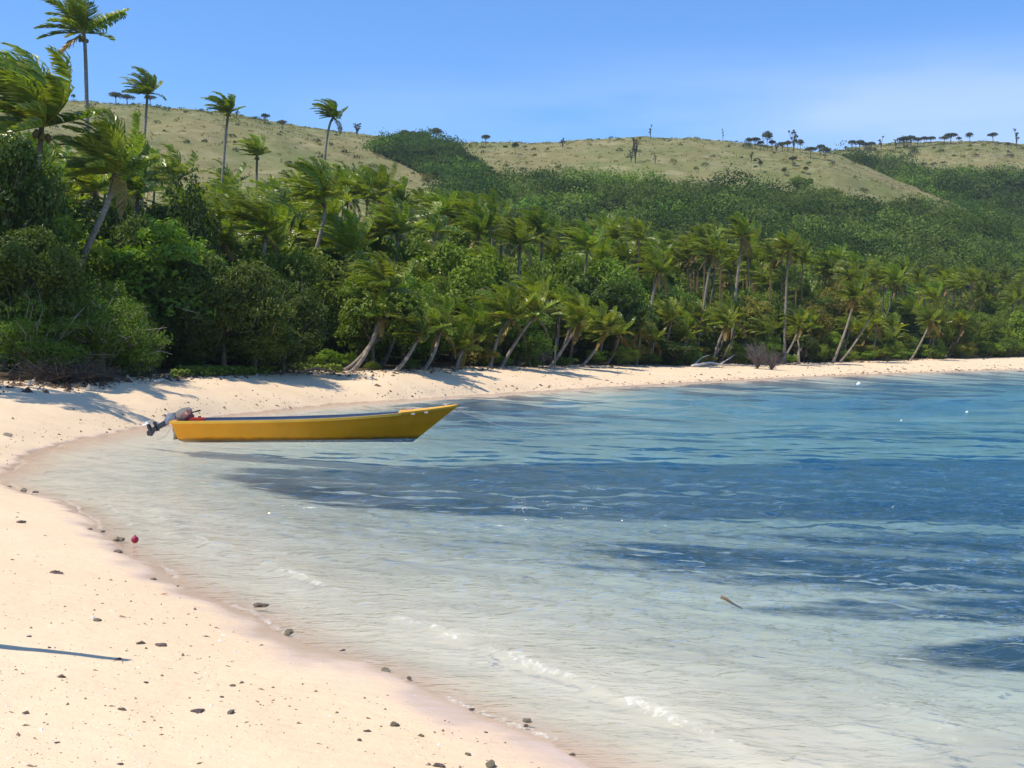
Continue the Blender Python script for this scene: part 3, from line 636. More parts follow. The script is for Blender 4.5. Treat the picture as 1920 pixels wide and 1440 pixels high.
while cnt < 262 and tries < 20000:
    tries += 1
    px = rngp.uniform(-60, 1985); d = rngp.beta(1.0, 1.25)*(62 if px < 1300 else 85); V0 = float(vegY(px)); Y = V0 + 2 + d
    low = cnt < 56 and tries < 2600
    if low: px = rngp.uniform(650, 1900); d = rngp.uniform(1.2, 8.0); V0 = float(vegY(px)); Y = V0 + d
    if px < 600 and d < 9: continue
    if px < 750 and rngp.random() < .3: continue
    if not low and d < 6 and (px < 1000 or any(abs(px-a) < 20 for a, b_ in TRK)): continue
    if low and any(abs(px-a) < 11 or abs(px-b_) < 9 for a, b_ in TRK): continue
    x = (px-960)/FPX*Y; 
    if any((x-a)**2 + (Y-b_)**2 < (1.5 if low else 2.2 if px < 1100 else 2.55)**2 for a, b_ in placed): continue
    g = gz(x, Y); env = float(np.interp(px, ENVX, ENVY))
    if d > 28: hp = env + rngp.uniform(12, 75 if px < 1300 else 95)
    else:
        Hh = rngp.uniform(2.0, 4.4) if low else rngp.uniform(4.0, 8.0) + d*.12; hp = float(proj(x, Y, g+Hh)[1]); hp = max(hp, env+30)
    hp = cap(px, Y, hp - 38) + 38; _, _, hz = at(px, hp, Y); Hh = hz - g
    if Hh < (1.7 if low else 2.5): continue
    Hh = min(Hh, 17.0); placed.append((x, Y)); cnt += 1
    ln = rngp.normal(.12, .10)*Hh if d > 12 else rngp.uniform(.1,.55)*Hh
    seed = 1000+cnt; psc = float(rngp.uniform(.60,.82)); lab = ('short' if Hh < 5.5 else ('low' if Hh < 7 else ('medium tall' if Hh < 9 else ('tall' if Hh < 12 else 'very tall')))) + (' upright' if ln/Hh < .16 else (' slanting' if ln/Hh < .32 else ' leaning')) + ' palm, ' + ('small' if psc < .67 else ('full' if psc < .75 else 'wide')) + ' crown, ' + rowname(d) + ' row ' + zone(px)
    t = thing('coconut_palm', lab, 'palm tree', (x-ln*.8, Y, gz(x-ln*.8, Y)-.1), 0, 'coconut palms of the ' + rowname(d) + ' row ' + zone(px))
    top = np.array([ln*.8, rngp.normal()*.3, Hh]); 
    place('trunk', trunk_mesh([(0,0,0), top*np.array([.55,.5,.35]), top*np.array([.85,.8,.7]), top], .13, .08, seed, .62), t)
    finish_crown(t, top, int(rngp.integers(9)), psc*(.85 if low else 1), False, float(rngp.normal()*.35), seed)

LOWC = []
for k in range(4):
    mb = joined(frond_set(300+k, nf=15, wind=.6, nl=13, wid=.24)); LOWC.append(mb.arr())
rm = np.random.default_rng(404); Vs, Cs, Qs, nv = [], [], [], 0
for i in range(170):
    px = rm.uniform(1180, 2010); d = rm.uniform(14, 92); Y = float(vegY(px)) + d; x = (px-960)/FPX*Y; g = gz(x, Y)
    hp = cap(px, Y, max(float(np.interp(px, ENVX, ENVY)) + rm.uniform(8, 110), float(proj(x, Y, g + 11)[1]))); _, _, hz = at(px, hp, Y)
    if hz - g < 3: continue
    V, Q, T, C = LOWC[i % 4]; a = rm.normal()*.3; sc_ = rm.uniform(.6,.8); ca, sa = math.cos(a)*sc_, math.sin(a)*sc_
    V2 = np.stack([V[:,0]*ca - V[:,1]*sa + x, V[:,0]*sa + V[:,1]*ca + Y, V[:,2]*sc_ + hz], 1); Vs.append(V2); Cs.append(C*rm.uniform(.75,1.25)); Qs.append(Q + nv); nv += len(V)
    tm = MB().tube([(x-.6, Y, g-.2),(x-.15, Y, (g+hz)/2),(x, Y, hz)], [.13,.1,.08], 5, C=(.16,.13,.10)); Vt, Qt, Tt, Ct = tm.arr(); Vs.append(Vt); Cs.append(Ct); Qs.append(Qt + nv); nv += len(Vt)
tag(mk('palm_wood', np.vstack(Vs), np.vstack(Qs), C=np.vstack(Cs), mat=M['palm']), 'far palms closing the back of the wood at the right', 'palm wood', kind='stuff')
# broadleaf trees between the palms
BL = [broadleaf(10, (3,3,2.5), 34, 300, .24, 'mid', .7), broadleaf(11, (3,2.8,2.8), 32, 300, .22, 'dark', .6), broadleaf(12, (2.8,3,2.3), 30, 300, .24, 'bright', .6),
      broadleaf(13, (3.2,3,2.4), 36, 300, .20, 'mid', .8), broadleaf(14, (2.6,2.6,3.0), 30, 300, .24, 'dark', .8), broadleaf(15, (3,3,2.2), 30, 300, .22, 'olive', .6)]
BLC = ['mid green','dark green','bright green','mid green','dark green','olive green']
placed = []; cnt = 0; tries = 0
while cnt < 175 and tries < 9000:
    tries += 1
    px = rngp.uniform(-90, 2000); d = rngp.beta(1.0,1.15)*(60 if px < 1300 else 95); Y = float(vegY(px)) + 3.2 + d
    if px < 620 and d < 4: continue
    x = (px-960)/FPX*Y
    if any((x-a)**2 + (Y-b_)**2 < 3.6**2 for a, b_ in placed): continue
    g = gz(x, Y); env = float(np.interp(px, ENVX, ENVY)) + rngp.uniform(35, 90)
    Ht = (rngp.uniform(4.5, 7.5) if d < 12 else rngp.uniform(6.5, 10)); tp_ = float(proj(x, Y, g+Ht)[1])
    env = cap(px, Y, max(env, tp_)); _, _, zt = at(px, env, Y); Ht = zt - g
    if Ht < 2.5: continue
    placed.append((x, Y)); cnt += 1; k = int(rngp.choice(6, p=[.22,.22,.14,.16,.16,.10])); me = BL[k]; h0 = hmax(me[1]); s = Ht/h0
    s = (min(max(s, .6), 1.35)*rngp.uniform(.95,1.1),)*2 + (s,)
    tree_from(me, 'broadleaf_tree', ('short ' if Ht < 4.5 else ('middling ' if Ht < 7 else 'high ')) + BLC[k] + ' broadleaf tree in the ' + rowname(d) + ' row ' + zone(px), 'tree', (x, Y, g-.1), s, rngp.uniform(0,6.28), 'broadleaf trees of the ' + rowname(d) + ' row ' + zone(px))

# big named bushes and trees at the left
def px_tree(me, name, label, cat, px, top_py, Y, width_px, grp=None, rz=0.0, R0=3.0, yd=1.0):
    x = (px-960)/FPX*Y; g = gz(x, Y); _, _, zt = at(px, top_py, Y); h0 = hmax(me[1])
    sx = (width_px/2*Y/FPX)/R0; return tree_from(me, name, label, cat, (x, Y, g-.12), (sx, sx*yd, (float(zt)-g)/h0), rz, grp)
LG = broadleaf(21, (3.0,3.0,2.3), 64, 330, .125, 'bright', .15, twigs=90, lobe=(.16,.30))
LG2 = broadleaf(22, (3.0,3.0,2.2), 60, 330, .115, 'bright', .1, twigs=70, lobe=(.16,.30))
DT = broadleaf(23, (3.0,2.6,2.3), 70, 330, .16, 'gloss', .5, twigs=14, lobe=(.17,.30))
DT2 = broadleaf(24, (3.0,2.8,2.3), 64, 330, .16, 'mixed', .3, twigs=8, lobe=(.17,.30))
DK = broadleaf(25, (3.0,2.8,2.6), 64, 300, .21, 'dark', 1.2, lobe=(.17,.32))
LOWB = broadleaf(26, (1.5,1.5,1.0), 26, 170, .13, 'bright', .1, lobe=(.22,.38)); LOWM = broadleaf(27, (1.5,1.5,1.1), 26, 170, .14, 'mid', .1, lobe=(.22,.38))
px_tree(DK, 'dark_tree', 'tall dark tree filling the left edge below the big shaggy palm', 'tree', 10, 262, 42, 250)
px_tree(DK, 'dark_tree', 'dark tree in the shade between the left edge and the light green bush', 'tree', 40, 420, 40, 240, rz=2)
px_tree(LG, 'green_bush', 'big light green feathery bush with bare twigs at the left end of the beach', 'bush', 195, 520, 41.5, 240)
px_tree(LG2, 'green_bush', 'light green bush with tangled branches lying over the sand at the left edge', 'bush', 60, 560, 39, 260, rz=1.1)
px_tree(LG2, 'green_bush', 'low light green bush spreading right beside the dark tree', 'bush', 258, 598, 43, 130, rz=2.5)
px_tree(BL[1], 'dark_tree', 'dark round tree standing behind the broad dark tree near the yellowish palm', 'tree', 330, 325, 56, 210)
px_tree(BL[4], 'dark_tree', 'dark tree behind the light green bush, left of the broad dark tree', 'tree', 290, 400, 52, 200, rz=.7)
px_tree(DT, 'broad_tree', 'broad dark tree with glossy leaves overhanging the sand behind the boat stern', 'tree', 420, 478, 50, 270)
px_tree(DT2, 'broad_tree', 'spreading tree with small olive leaves, right half of the broad dark clump', 'tree', 530, 520, 54, 220, rz=.6)
px_tree(DT, 'broad_tree', 'low front part of the dark clump hanging nearly to the sand', 'tree', 480, 575, 51, 210, rz=1.9)
px_tree(DT2, 'broad_tree', 'lower dark bush between the light green bush and the broad dark tree', 'bush', 355, 560, 49, 150, rz=2.9)

# shrubs along the edge of the wood
rs = np.random.default_rng(91); nsh = 0
LB3 = [broadleaf(80+i, (2,2,1.5), 26, 230, .19, p_, .15, lobe=(.24,.40)) for i, p_ in enumerate(('mid','bright','dark','olive'))]; NB3 = ['mid green','bright green','dark green','olive']
pl3 = []
for k3 in range(4000):
    if nsh >= 125: break
    px = rs.uniform(-20, 1960); d = rs.uniform(1.0, 15 if px < 1300 else 26); Y = float(vegY(px)) + d
    if px < 600 and d < 6: continue
    if d < 9 and any(abs(px-a) < 26 or abs(px-b_) < 22 for a, b_ in TRK): continue
    x = (px-960)/FPX*Y
    if any((x-a)**2 + (Y-b_)**2 < 2.1**2 for a, b_ in pl3): continue
    pl3.append((x, Y)); nsh += 1; k = int(rs.choice(4, p=[.35,.2,.3,.15])); h0 = hmax(LB3[k][1]); Hs = rs.uniform(1.3, 2.6) + d*.10; w3 = rs.uniform(.75,1.25)
    tree_from(LB3[k], 'understory_bush', NB3[k] + (' low' if Hs < 2.4 else ' tall') + ' bush ' + ('at the front' if d < 8 else 'under the palms') + ' ' + zone(px), 'bush', (x, Y, gz(x, Y)-.1), (w3, w3, Hs/h0), rs.uniform(0,6), 'bushes under the palms ' + zone(px))
lowl = [(612,650,60),(575,662,46),(660,655,40),(770,668,42),(905,640,70),(940,665,46),(1000,672,40),(1055,665,46),(1120,652,44),(1168,645,56),(1215,660,50),(1262,640,60),(1300,655,44),(1385,640,52),(1410,655,44),
        (1440,628,50),(1520,640,60),(1545,650,52),(1590,655,44),(1650,642,60),(1690,652,50),(1755,650,50),(1800,648,46),(1850,640,60),(1885,632,60),(1915,640,50),(1330,662,40),(1480,662,36),(700,672,30),(1625,655,40)]
land = ['beside the big broad dark clump','under the right side of the broad dark clump','behind the root of the thick leaning palm','between the two low slanting palms','right of the tiny palm above the bow','at the foot of the pale twin palm','in the shade right of the twin palms',
        'at the foot of the thin dark leaning palm','right of the thin pale leaning palm','largest at the edge of the middle beach','a little left of the driftwood','tall and dark above the driftwood end','over the tip of the driftwood branch','just left of the grey dead bush','against the left of the grey dead bush','above the grey dead bush',
        'right of the pale dead stump','second to the right of the pale dead stump','in front of the close palm pair','right of the close palm pair','between the close pair and the far leaning palm','under the far leaning palm','right of the far leaning palm','near the right end of the beach, wide','near the right end of the beach, tallest','at the very right edge',
        'behind the middle of the driftwood branch','just behind the pale dead stump','smallest, under the thick leaning palm','low, under the close palm pair']
for i, (px, tpy, w) in enumerate(lowl):
    Y = float(vegY(px)) + 1.5 + (i % 3)*.8; px_tree(LOWB if i % 3 != 1 else LOWM, 'shrub', ('bright' if i % 3 != 1 else 'darker') + ' green shrub ' + land[i], 'shrub', px, tpy, Y, w*1.15, 'shrubs along the edge of the beach', i*1.3, 1.5)

# grey dead bush, dead stump, driftwood, fallen branches
def dead_bush(label, px, top, w, Y, seed, n=120, colr=(.15,.12,.115)):
    rng = np.random.default_rng(seed); x = (px-960)/FPX*Y; g = gz(x, Y); _, _, zt = at(px, top, Y); Hh = float(zt)-g; r = w/2*Y/FPX; mb = MB()
    for i in range(n):
        a = rng.uniform(0,6.28); q = rng.uniform(.3,1)**.6; e = np.array([math.cos(a)*r*q, math.sin(a)*r*q, Hh*rng.uniform(.35,1)*(1.15-.45*q)]); m_ = e*np.array([.35,.35,.55]) + rng.normal(size=3)*.08
        mb.tube([(0,0,0), m_, e], [.03,.018,.006], 4, C=np.array(colr)*rng.uniform(.7,1.3))
        for j in range(3):
            f = e + rng.normal(size=3)*.28; mb.tube([m_*.5+e*.5, f], [.012,.005], 3, C=np.array(colr)*rng.uniform(.8,1.4))
    o = mb.build('dead_bush', M['wood']); o.location = (x, Y, g-.05); tag(o, label, 'dead bush'); return o
dead_bush('grey leafless bush at the edge of the far beach beside green shrubs', 1420, 632, 44, 101, 3, 80)
dead_bush('second grey leafless bush, lower and right of the larger one', 1447, 652, 34, 101, 4, 55)
dead_bush('tangle of bare brown branches under the light green bush at the left', 120, 668, 190, 37.5, 5, 90, (.085,.065,.045))
dead_bush('heap of dry twigs at the foot of the light green bush, nearer its right end', 175, 690, 110, 38.5, 6, 60, (.10,.075,.05))
dead_bush('bare grey twigs hanging in the shade right of the twin palms', 1010, 640, 60, 80, 7, 60)
def log(label, pts_px, r, colr, name='driftwood_branch', cat='driftwood', extra=()):
    mb = MB(); P0 = None
    for q, rr in ((pts_px, r),) + tuple((e_[0], e_[1]) for e_ in extra):
        P_ = []
        for (px, py, up) in q:
            x, y, z = gpx(px, py); P_.append((x, y, z + up))
        if P0 is None: P0 = np.array(P_[0])
        mb.tube(np.array(P_) - P0, np.linspace(rr, rr*.4, len(P_)), 7, C=colr)
    o = mb.build(name, M['wood'], smooth=True); o.location = P0; tag(o, label, cat); return o
log('white forked driftwood branch lying on the far sand', [(1298,689,.1),(1330,688,.35),(1362,689,.15),(1395,687,.1)], .13, (.55,.50,.44), extra=(([(1300,688,.1),(1315,686,.7),(1330,685,.9)], .08), ([(1350,688,.2),(1368,684,.6),(1378,683,.9)], .07)))
log('broken pale stump standing upright at the edge of the far beach', [(1497,681,-.1),(1497,681,.8),(1498,681,1.6),(1496,681,2.3)], .17, (.45,.38,.30), 'dead_stump', 'stump', extra=(([(1497,681,.3),(1489,681,.9)], .1), ([(1498,681,1.1),(1504,681,1.6)], .07)))
log('short brown log stranded beside the pale stump', [(1488,684,.1),(1500,684,.12)], .14, (.30,.22,.15), 'log', 'log')
log('long brown root lying on the shaded sand under the broad dark tree', [(560,702,.05),(590,699,.2),(625,700,.1)], .10, (.24,.17,.11), 'root', 'root')
log('bleached stick on the sand at the foot of the light green bush', [(292,719,.05),(305,717,.1),(318,720,.05)], .07, (.55,.50,.44))
log('thin grey branch leaning out of the shade near the twin palms', [(1040,689,0),(1041,689,1.1),(1043,689,2.0)], .06, (.40,.34,.28), 'branch', 'branch')
# a bare leaning pole outside the frame whose shadow reaches across the near sand
tipx, tipy, tipz = gpx(243, 1240); k = 2.2; T3 = Vector((tipx, tipy, tipz)) + SDIR*(k/SDIR.z)
sx_, sy_, sz_ = gpx(0, 1214); dirs = (Vector((sx_, sy_, 0)) - Vector((tipx, tipy, 0))).normalized()
Bp = Vector((tipx, tipy, 0)) + dirs*(4.6); Bp.z = gz(Bp.x, Bp.y) - .2
pp = [Bp.lerp(T3, f) + Vector((0, 0, .10*math.sin(f*3.1))) for f in (0,.25,.5,.75,1)]
o = MB().tube(np.array([v - Bp for v in pp]), [.11,.095,.08,.065,.03], 8, C=(.28,.23,.18)).build('leaning_pole', M['wood'], smooth=True); o.location = Bp
tag(o, 'leaning bare pole beside the near sand, thin shadow on the beach', 'pole')
# trees standing left of the frame: only their shadows are seen on the sand
for i, (x, y, Hh) in enumerate([(-20.5,33.2,8.5),(-20.5,37.5,9.0)]):
    t = thing('coconut_palm', ['palm outside the left edge nearest the bushes','palm standing beyond the left edge','palm beside the left edge in shade','farthest palm left of the view','palm just at the bush edge'][i], 'palm tree', (x, y, gz(x,y)-.1), 0, 'palms left of the view')
    top = np.array([2.2,-.6,Hh]); place('trunk', trunk_mesh([(0,0,0),(.9,-.2,Hh*.4),(1.7,-.4,Hh*.75),top], .15, .085, 300+i), t); finish_crown(t, top, i, .8, False, 0, 300+i)

# ------------------------------------------------------------------ scrub on the slopes (nobody could count it)
def scrub_mass(name, label, sheet, p0, p1, t0, t1, n, seed, test, rad=(1.4,3.4), nlf=130, leaf=.58, pals=('hill','mid','dark'), kind='stuff', cat='scrub'):
    rng = np.random.default_rng(seed); px = rng.uniform(p0, p1, n*4); t = t0 + (t1-t0)*rng.random(n*4)
    X, Y, Z = sheet.pos(px, t); a, b_ = proj(X, Y, Z); w_ = (test(a, b_) > rng.random(n*4)*.9+.05) & (rng.random(n*4) < Y/Y.max()); idx = np.nonzero(w_)[0][:n]
    Vs, Cs = [], []; tone = fbm(X*.035, Y*.05, 50+seed, 4); tone = np.clip((tone-.3)/.4, 0, 1.2)
    for j in idx:
        r = rng.uniform(*rad)*(1+1.0*(rng.random() < .08)); pal = pals[rng.choice(len(pals), p=[.6,.2,.2] if len(pals) == 3 else None)]; lo, hi = np.array(GREEN[pal][0]), np.array(GREEN[pal][1])
        m_ = int(nlf*max(1, (r/(sum(rad)/2))**1.9)); d = rng.normal(size=(m_,3)); d[:,2] = np.abs(d[:,2]); d /= np.linalg.norm(d, axis=1)[:,None]
        rr = r*rng.uniform(.7,1.1,m_)*(1+.3*np.sin(d[:,0]*6+j)*np.sin(d[:,1]*5+j)); P_ = d*rr[:,None]*np.array([1,1,.8]) + np.array([X[j],Y[j],Z[j]+r*.12])
        kk = rng.random()*.6 + rng.random(m_)*.4; V, _, C = leaves(rng, P_, d+rng.normal(size=(m_,3))*.5, (lo+(hi-lo)*kk[:,None])*rng.uniform(.75,1.3)*(.50+.55*tone[j]), leaf, .75); Vs.append(V); Cs.append(C)
    V = np.vstack(Vs); o = mk(name, V, np.arange(len(V)).reshape(-1,4), C=np.vstack(Cs), mat=M['scrub']); tag(o, label, cat, kind=kind); return o
scrub_mass('scrub', 'dense green scrub covering the lower slopes of the near hill', A, 780, 2080, .03, 1.0, 4600, 1, lambda a, b_: np.where(wood_in(a, b_), 0, fA(a, b_)))
scrub_mass('scrub', 'dense green scrub covering the right hand hill below its ridge', Cc, 1500, 2300, .30, .97, 3200, 2, fC, rad=(1.8,4.2), nlf=120, leaf=.75)
scrub_mass('scrub', 'dark scrub filling the gully between the two grass hills', A, 700, 960, .5, .95, 400, 3, lambda a, b_: wood_in(a, b_)*1.0, rad=(1.6,3.2), pals=('dark','dark','mid'))
scrub_mass('hill_trees', 'larger tree crowns standing out of the scrub on the lower slopes', A, 850, 2080, .05, .95, 150, 33, lambda a, b_: np.where(wood_in(a, b_), 0, fA(a, b_+6))*.95, rad=(3.0,5.6), nlf=420, leaf=.62, pals=('dark','bright','dark'))
scrub_mass('hill_trees', 'larger tree crowns standing out of the scrub on the right hand hill', Cc, 1560, 2200, .3, .95, 80, 34, fC, rad=(3.4,6.0), nlf=420, leaf=.75, pals=('dark','mid','bright'))
# grass tufts and little bushes on the dry slopes
def tufts(sheet, p0, p1, n, seed, test, name='dry_grass'):
    rng = np.random.default_rng(seed); px = rng.uniform(p0, p1, n); t = .25+.78*rng.random(n)**.8; X, Y, Z = sheet.pos(px, t); a, b_ = proj(X, Y, Z)
    ok = test(a, b_) < .4; X, Y, Z = X[ok], Y[ok], Z[ok]; n = len(X); q = 5
    P_ = np.repeat(np.stack([X,Y,Z],1), q, 0) + rng.normal(size=(n*q,3))*np.array([.5,.5,.05]); h = rng.uniform(.15,.5,n*q)*np.repeat(rng.uniform(.6,1.2,n), q); an = rng.uniform(0,6.28,n*q); w_ = rng.uniform(.25,.5,n*q)
    dx = np.stack([np.cos(an)*w_, np.sin(an)*w_, 0*an], 1); up = np.stack([-.3*h, 0*h, h], 1)
    V = np.stack([P_-dx*.5, P_+dx*.5, P_+dx*.35+up, P_-dx*.35+up], 1).reshape(-1,3); c1_ = np.array([.18,.155,.075]); c2_ = np.array([.14,.14,.058]); k_ = np.repeat(rng.random(n), q)[:,None]
    C = np.repeat((c1_*(1-k_)+c2_*k_)*rng.uniform(.75,1.25,(n*q,1)), 4, 0); return tag(mk(name, V, np.arange(len(V)).reshape(-1,4), C=C, mat=M['scrub']), None, 'grass', kind='stuff')
tag(tufts(A, -60, 1800, 3500, 5, fA), 'dry tan grass tufts on the near hill', 'grass'); tag(tufts(Cc, 1480, 2000, 4000, 6, fC), 'dry grass tufts on the hill at the right', 'grass')
scrub_mass('scrub', 'scattered dark low bushes dotted over the dry grass slopes', A, -50, 1800, .35, 1.0, 150, 9, lambda a, b_: (fA(a, b_) < .2)*.9, rad=(.4,1.3), nlf=40, leaf=.4, pals=('dark','olive','ridge'))
scrub_mass('scrub', 'scattered dark bushes dotted over the dry top of the right hand hill', Cc, 1560, 2000, .7, 1.0, 60, 10, lambda a, b_: (fC(a, b_) < .2)*.9, rad=(.6,2.0), nlf=60, leaf=.5, pals=('dark','olive','ridge'))
# ragged low growth along the skyline
def ridge_growth(sheet, p0, p1, n, seed, label):
    rng = np.random.default_rng(seed); px = rng.uniform(p0, p1, n); X, Y, Z = sheet.pos(px, np.full(n, .985) + rng.uniform(-.03,.02,n)); Vs, Cs = [], []
    for j in range(n):
        r = rng.uniform(.25,.9)*(1+1.0*(rng.random() < .06)); m_ = 18; d = rng.normal(size=(m_,3)); d[:,2] = np.abs(d[:,2]); d /= np.linalg.norm(d, axis=1)[:,None]
        V, _, C = leaves(rng, d*r*np.array([1.5,1.2,.8]) + np.array([X[j],Y[j],Z[j]]), d, np.tile([.05,.055,.028], (m_,1))*rng.uniform(.7,1.6), .45, .7); Vs.append(V); Cs.append(C)
    V = np.vstack(Vs); tag(mk('ridge_scrub', V, np.arange(len(V)).reshape(-1,4), C=np.vstack(Cs), mat=M['scrub']), label, 'scrub', kind='stuff')
ridge_growth(A, -60, 1620, 260, 20, 'low scrub roughening the skyline of the near hill'); ridge_growth(Cc, 1540, 2050, 200, 21, 'low scrub roughening the skyline of the right hand hill')

# dark wood in the gully between the two grass slopes
GT = [broadleaf(40+i, (3,3,2.6), 30, 180, .5, p_, .3, lobe=(.25,.42)) for i, p_ in enumerate(('dark','dark','mid'))]
def hill_tree(me, name, label, cat, px, py, hpx, wpx, sheet=A, grp=None, rz=0, R0=3.0):
    X, Y, Z = sheet.hit(px, py); h0 = hmax(me[1]); Hh = hpx*Y/FPX; s = wpx/2*Y/FPX/R0
    return tree_from(me, name, label, cat, (X, Y, Z-.3), (s, s, Hh/h0), rz, grp)
rg = np.random.default_rng(5); gl_ = [(722,274,20,36),(742,268,22,38),(765,262,30,44),(790,268,34,46),(812,280,26,44),(835,288,30,46),(858,296,28,44),(880,308,28,44),(902,322,26,44),(925,338,24,40),(760,286,26,44),(785,298,28,46),(810,308,28,46),(835,318,28,46),(862,330,28,46),(890,342,24,44),(735,284,22,38),(840,340,22,40),(795,322,22,40),(712,270,12,26),(815,332,20,36),(948,346,20,38)]
gpos = ['upper end','upper left','crest','top of the crest','below the crest tree','centre of the ridge side','centre','lower centre','lower right','lower end','left of centre','middle left','middle','middle right','low middle','low right','left margin','lowest left','bottom left','thin upper end','low left of centre','trailing end']
for i, (px, py, h_, w_) in enumerate(gl_):
    hill_tree(GT[i % 3 if i % 5 == 0 else i % 2], 'gully_tree', 'dark tree in the wooded gully between the two grass hills, ' + gpos[i], 'tree', px, py, h_*.62, w_*1.0, grp='dark trees of the wooded gully', rz=rg.uniform(0,6))
HB = [broadleaf(50, (3,3,2.2), 26, 110, .5, 'bright', .4, lobe=(.25,.42)), broadleaf(51, (3,3,2.2), 26, 110, .5, 'dark', .4, lobe=(.25,.42)), broadleaf(52, (3,3,2.2), 22, 90, .5, 'olive', .4, lobe=(.25,.42))]
for k_, px, py, h_, w_, lab, sh in [(0,1070,388,26,58,'bright green dome shaped tree in the scrub below the middle grass hill',A),(1,1145,408,40,74,'large dark tree in the scrub right of the bright dome tree',A),(0,1498,362,32,46,'bright green tree at the lower edge of the dry grass below the ridge gap',A),
        (2,1556,372,20,34,'greyish bush at the lower edge of the dry grass right of the bright tree',A),(0,1640,480,44,70,'bright rounded tree just above the palms on the right slope',A),(1,1560,440,32,56,'dark tree in the scrub above the right palms',A),(1,1350,385,24,44,'dark tree in the scrub under the grass hill edge',A),
        (1,1270,372,20,40,'small dark tree at the scrub edge below the grass hill',A),(0,1410,455,34,52,'bright tree beside the topmost palm under the scrub slope',A),(1,1830,455,36,70,'dark wide tree low on the right hand slope',A),(2,805,348,26,26,'grey green tree at the foot of the gully wood',A),(1,1000,352,16,40,'dark tree at the upper edge of the scrub near the gully',A),
        (0,855,352,20,44,'green bush at the foot of the gully wood beside the palms',A),(1,1700,392,22,50,'dark bush on the spur beside the pale grass',A),(1,1800,340,26,70,'dark tree band on the right hand hill below the ridge',Cc),(1,1890,360,28,70,'dark tree on the right hand hill at the frame edge',Cc),(1,1640,320,16,44,'dark bush in the hollow behind the spur',Cc),(2,1715,330,18,44,'olive bush in the hollow behind the spur, farther right',Cc)]:
    hill_tree(HB[k_], 'hillside_tree', lab, 'tree', px, py, h_, w_, sh, None, px*.01)

# trees on the ridge
def umbrella(seed, dome=.55):
    rng = np.random.default_rng(seed); nb = 16; a = rng.uniform(0,6.28,nb); q = np.sqrt(rng.random(nb)); cen = np.stack([np.cos(a)*q*1.0, np.sin(a)*q*1.0, 2.25 + (1-q)*.35 + rng.normal(0,.05,nb)], 1)
    V, Q, C = blob_leaves(rng, cen, np.full(nb, .60), 60, .30, 'ridge', dome*1.35); cr_ = mk('crown', V, Q, C=C, mat=M['scrub'], mesh_only=True)
    w = MB(); w.tube([(0,0,-.3),(.06,0,.9),(0,.03,1.9)], [.11,.085,.07], 6, C=(.10,.085,.07))
    for i in range(8): w.tube([(0,.02,1.45+.05*i), cen[i]*np.array([.55,.55,.95]), cen[i]], [.05,.035,.02], 4, C=(.10,.085,.07))
    return w.build('trunk', M['bark'], mesh_only=True), cr_
def leggy(seed, n=8, spread=1.0):
    rng = np.random.default_rng(seed); w = MB(); cen = []
    for i in range(n):
        a = rng.uniform(0,6.28); z = rng.uniform(1.5,3.0); e = np.array([math.cos(a)*spread*rng.uniform(.2,1), math.sin(a)*spread*rng.uniform(.2,1), z]); w.tube([(0,0,-.3),(e[0]*.1,e[1]*.1,z*.4),(e[0]*.55,e[1]*.55,z*.72),e], [.08,.065,.05,.03], 5, C=(.11,.095,.08)); cen.append(e)
    V, Q, C = blob_leaves(rng, np.array(cen), rng.uniform(.16,.30,n), 34, .26, 'ridge', .85); return w.build('trunk', M['bark'], mesh_only=True), mk('crown', V, Q, C=C, mat=M['scrub'], mesh_only=True)
UM = [umbrella(60), umbrella(61, .7), umbrella(62, .5)]; LE = [leggy(70, 9), leggy(71, 7, .8), leggy(72, 5, .7), leggy(73, 11, 1.1)]
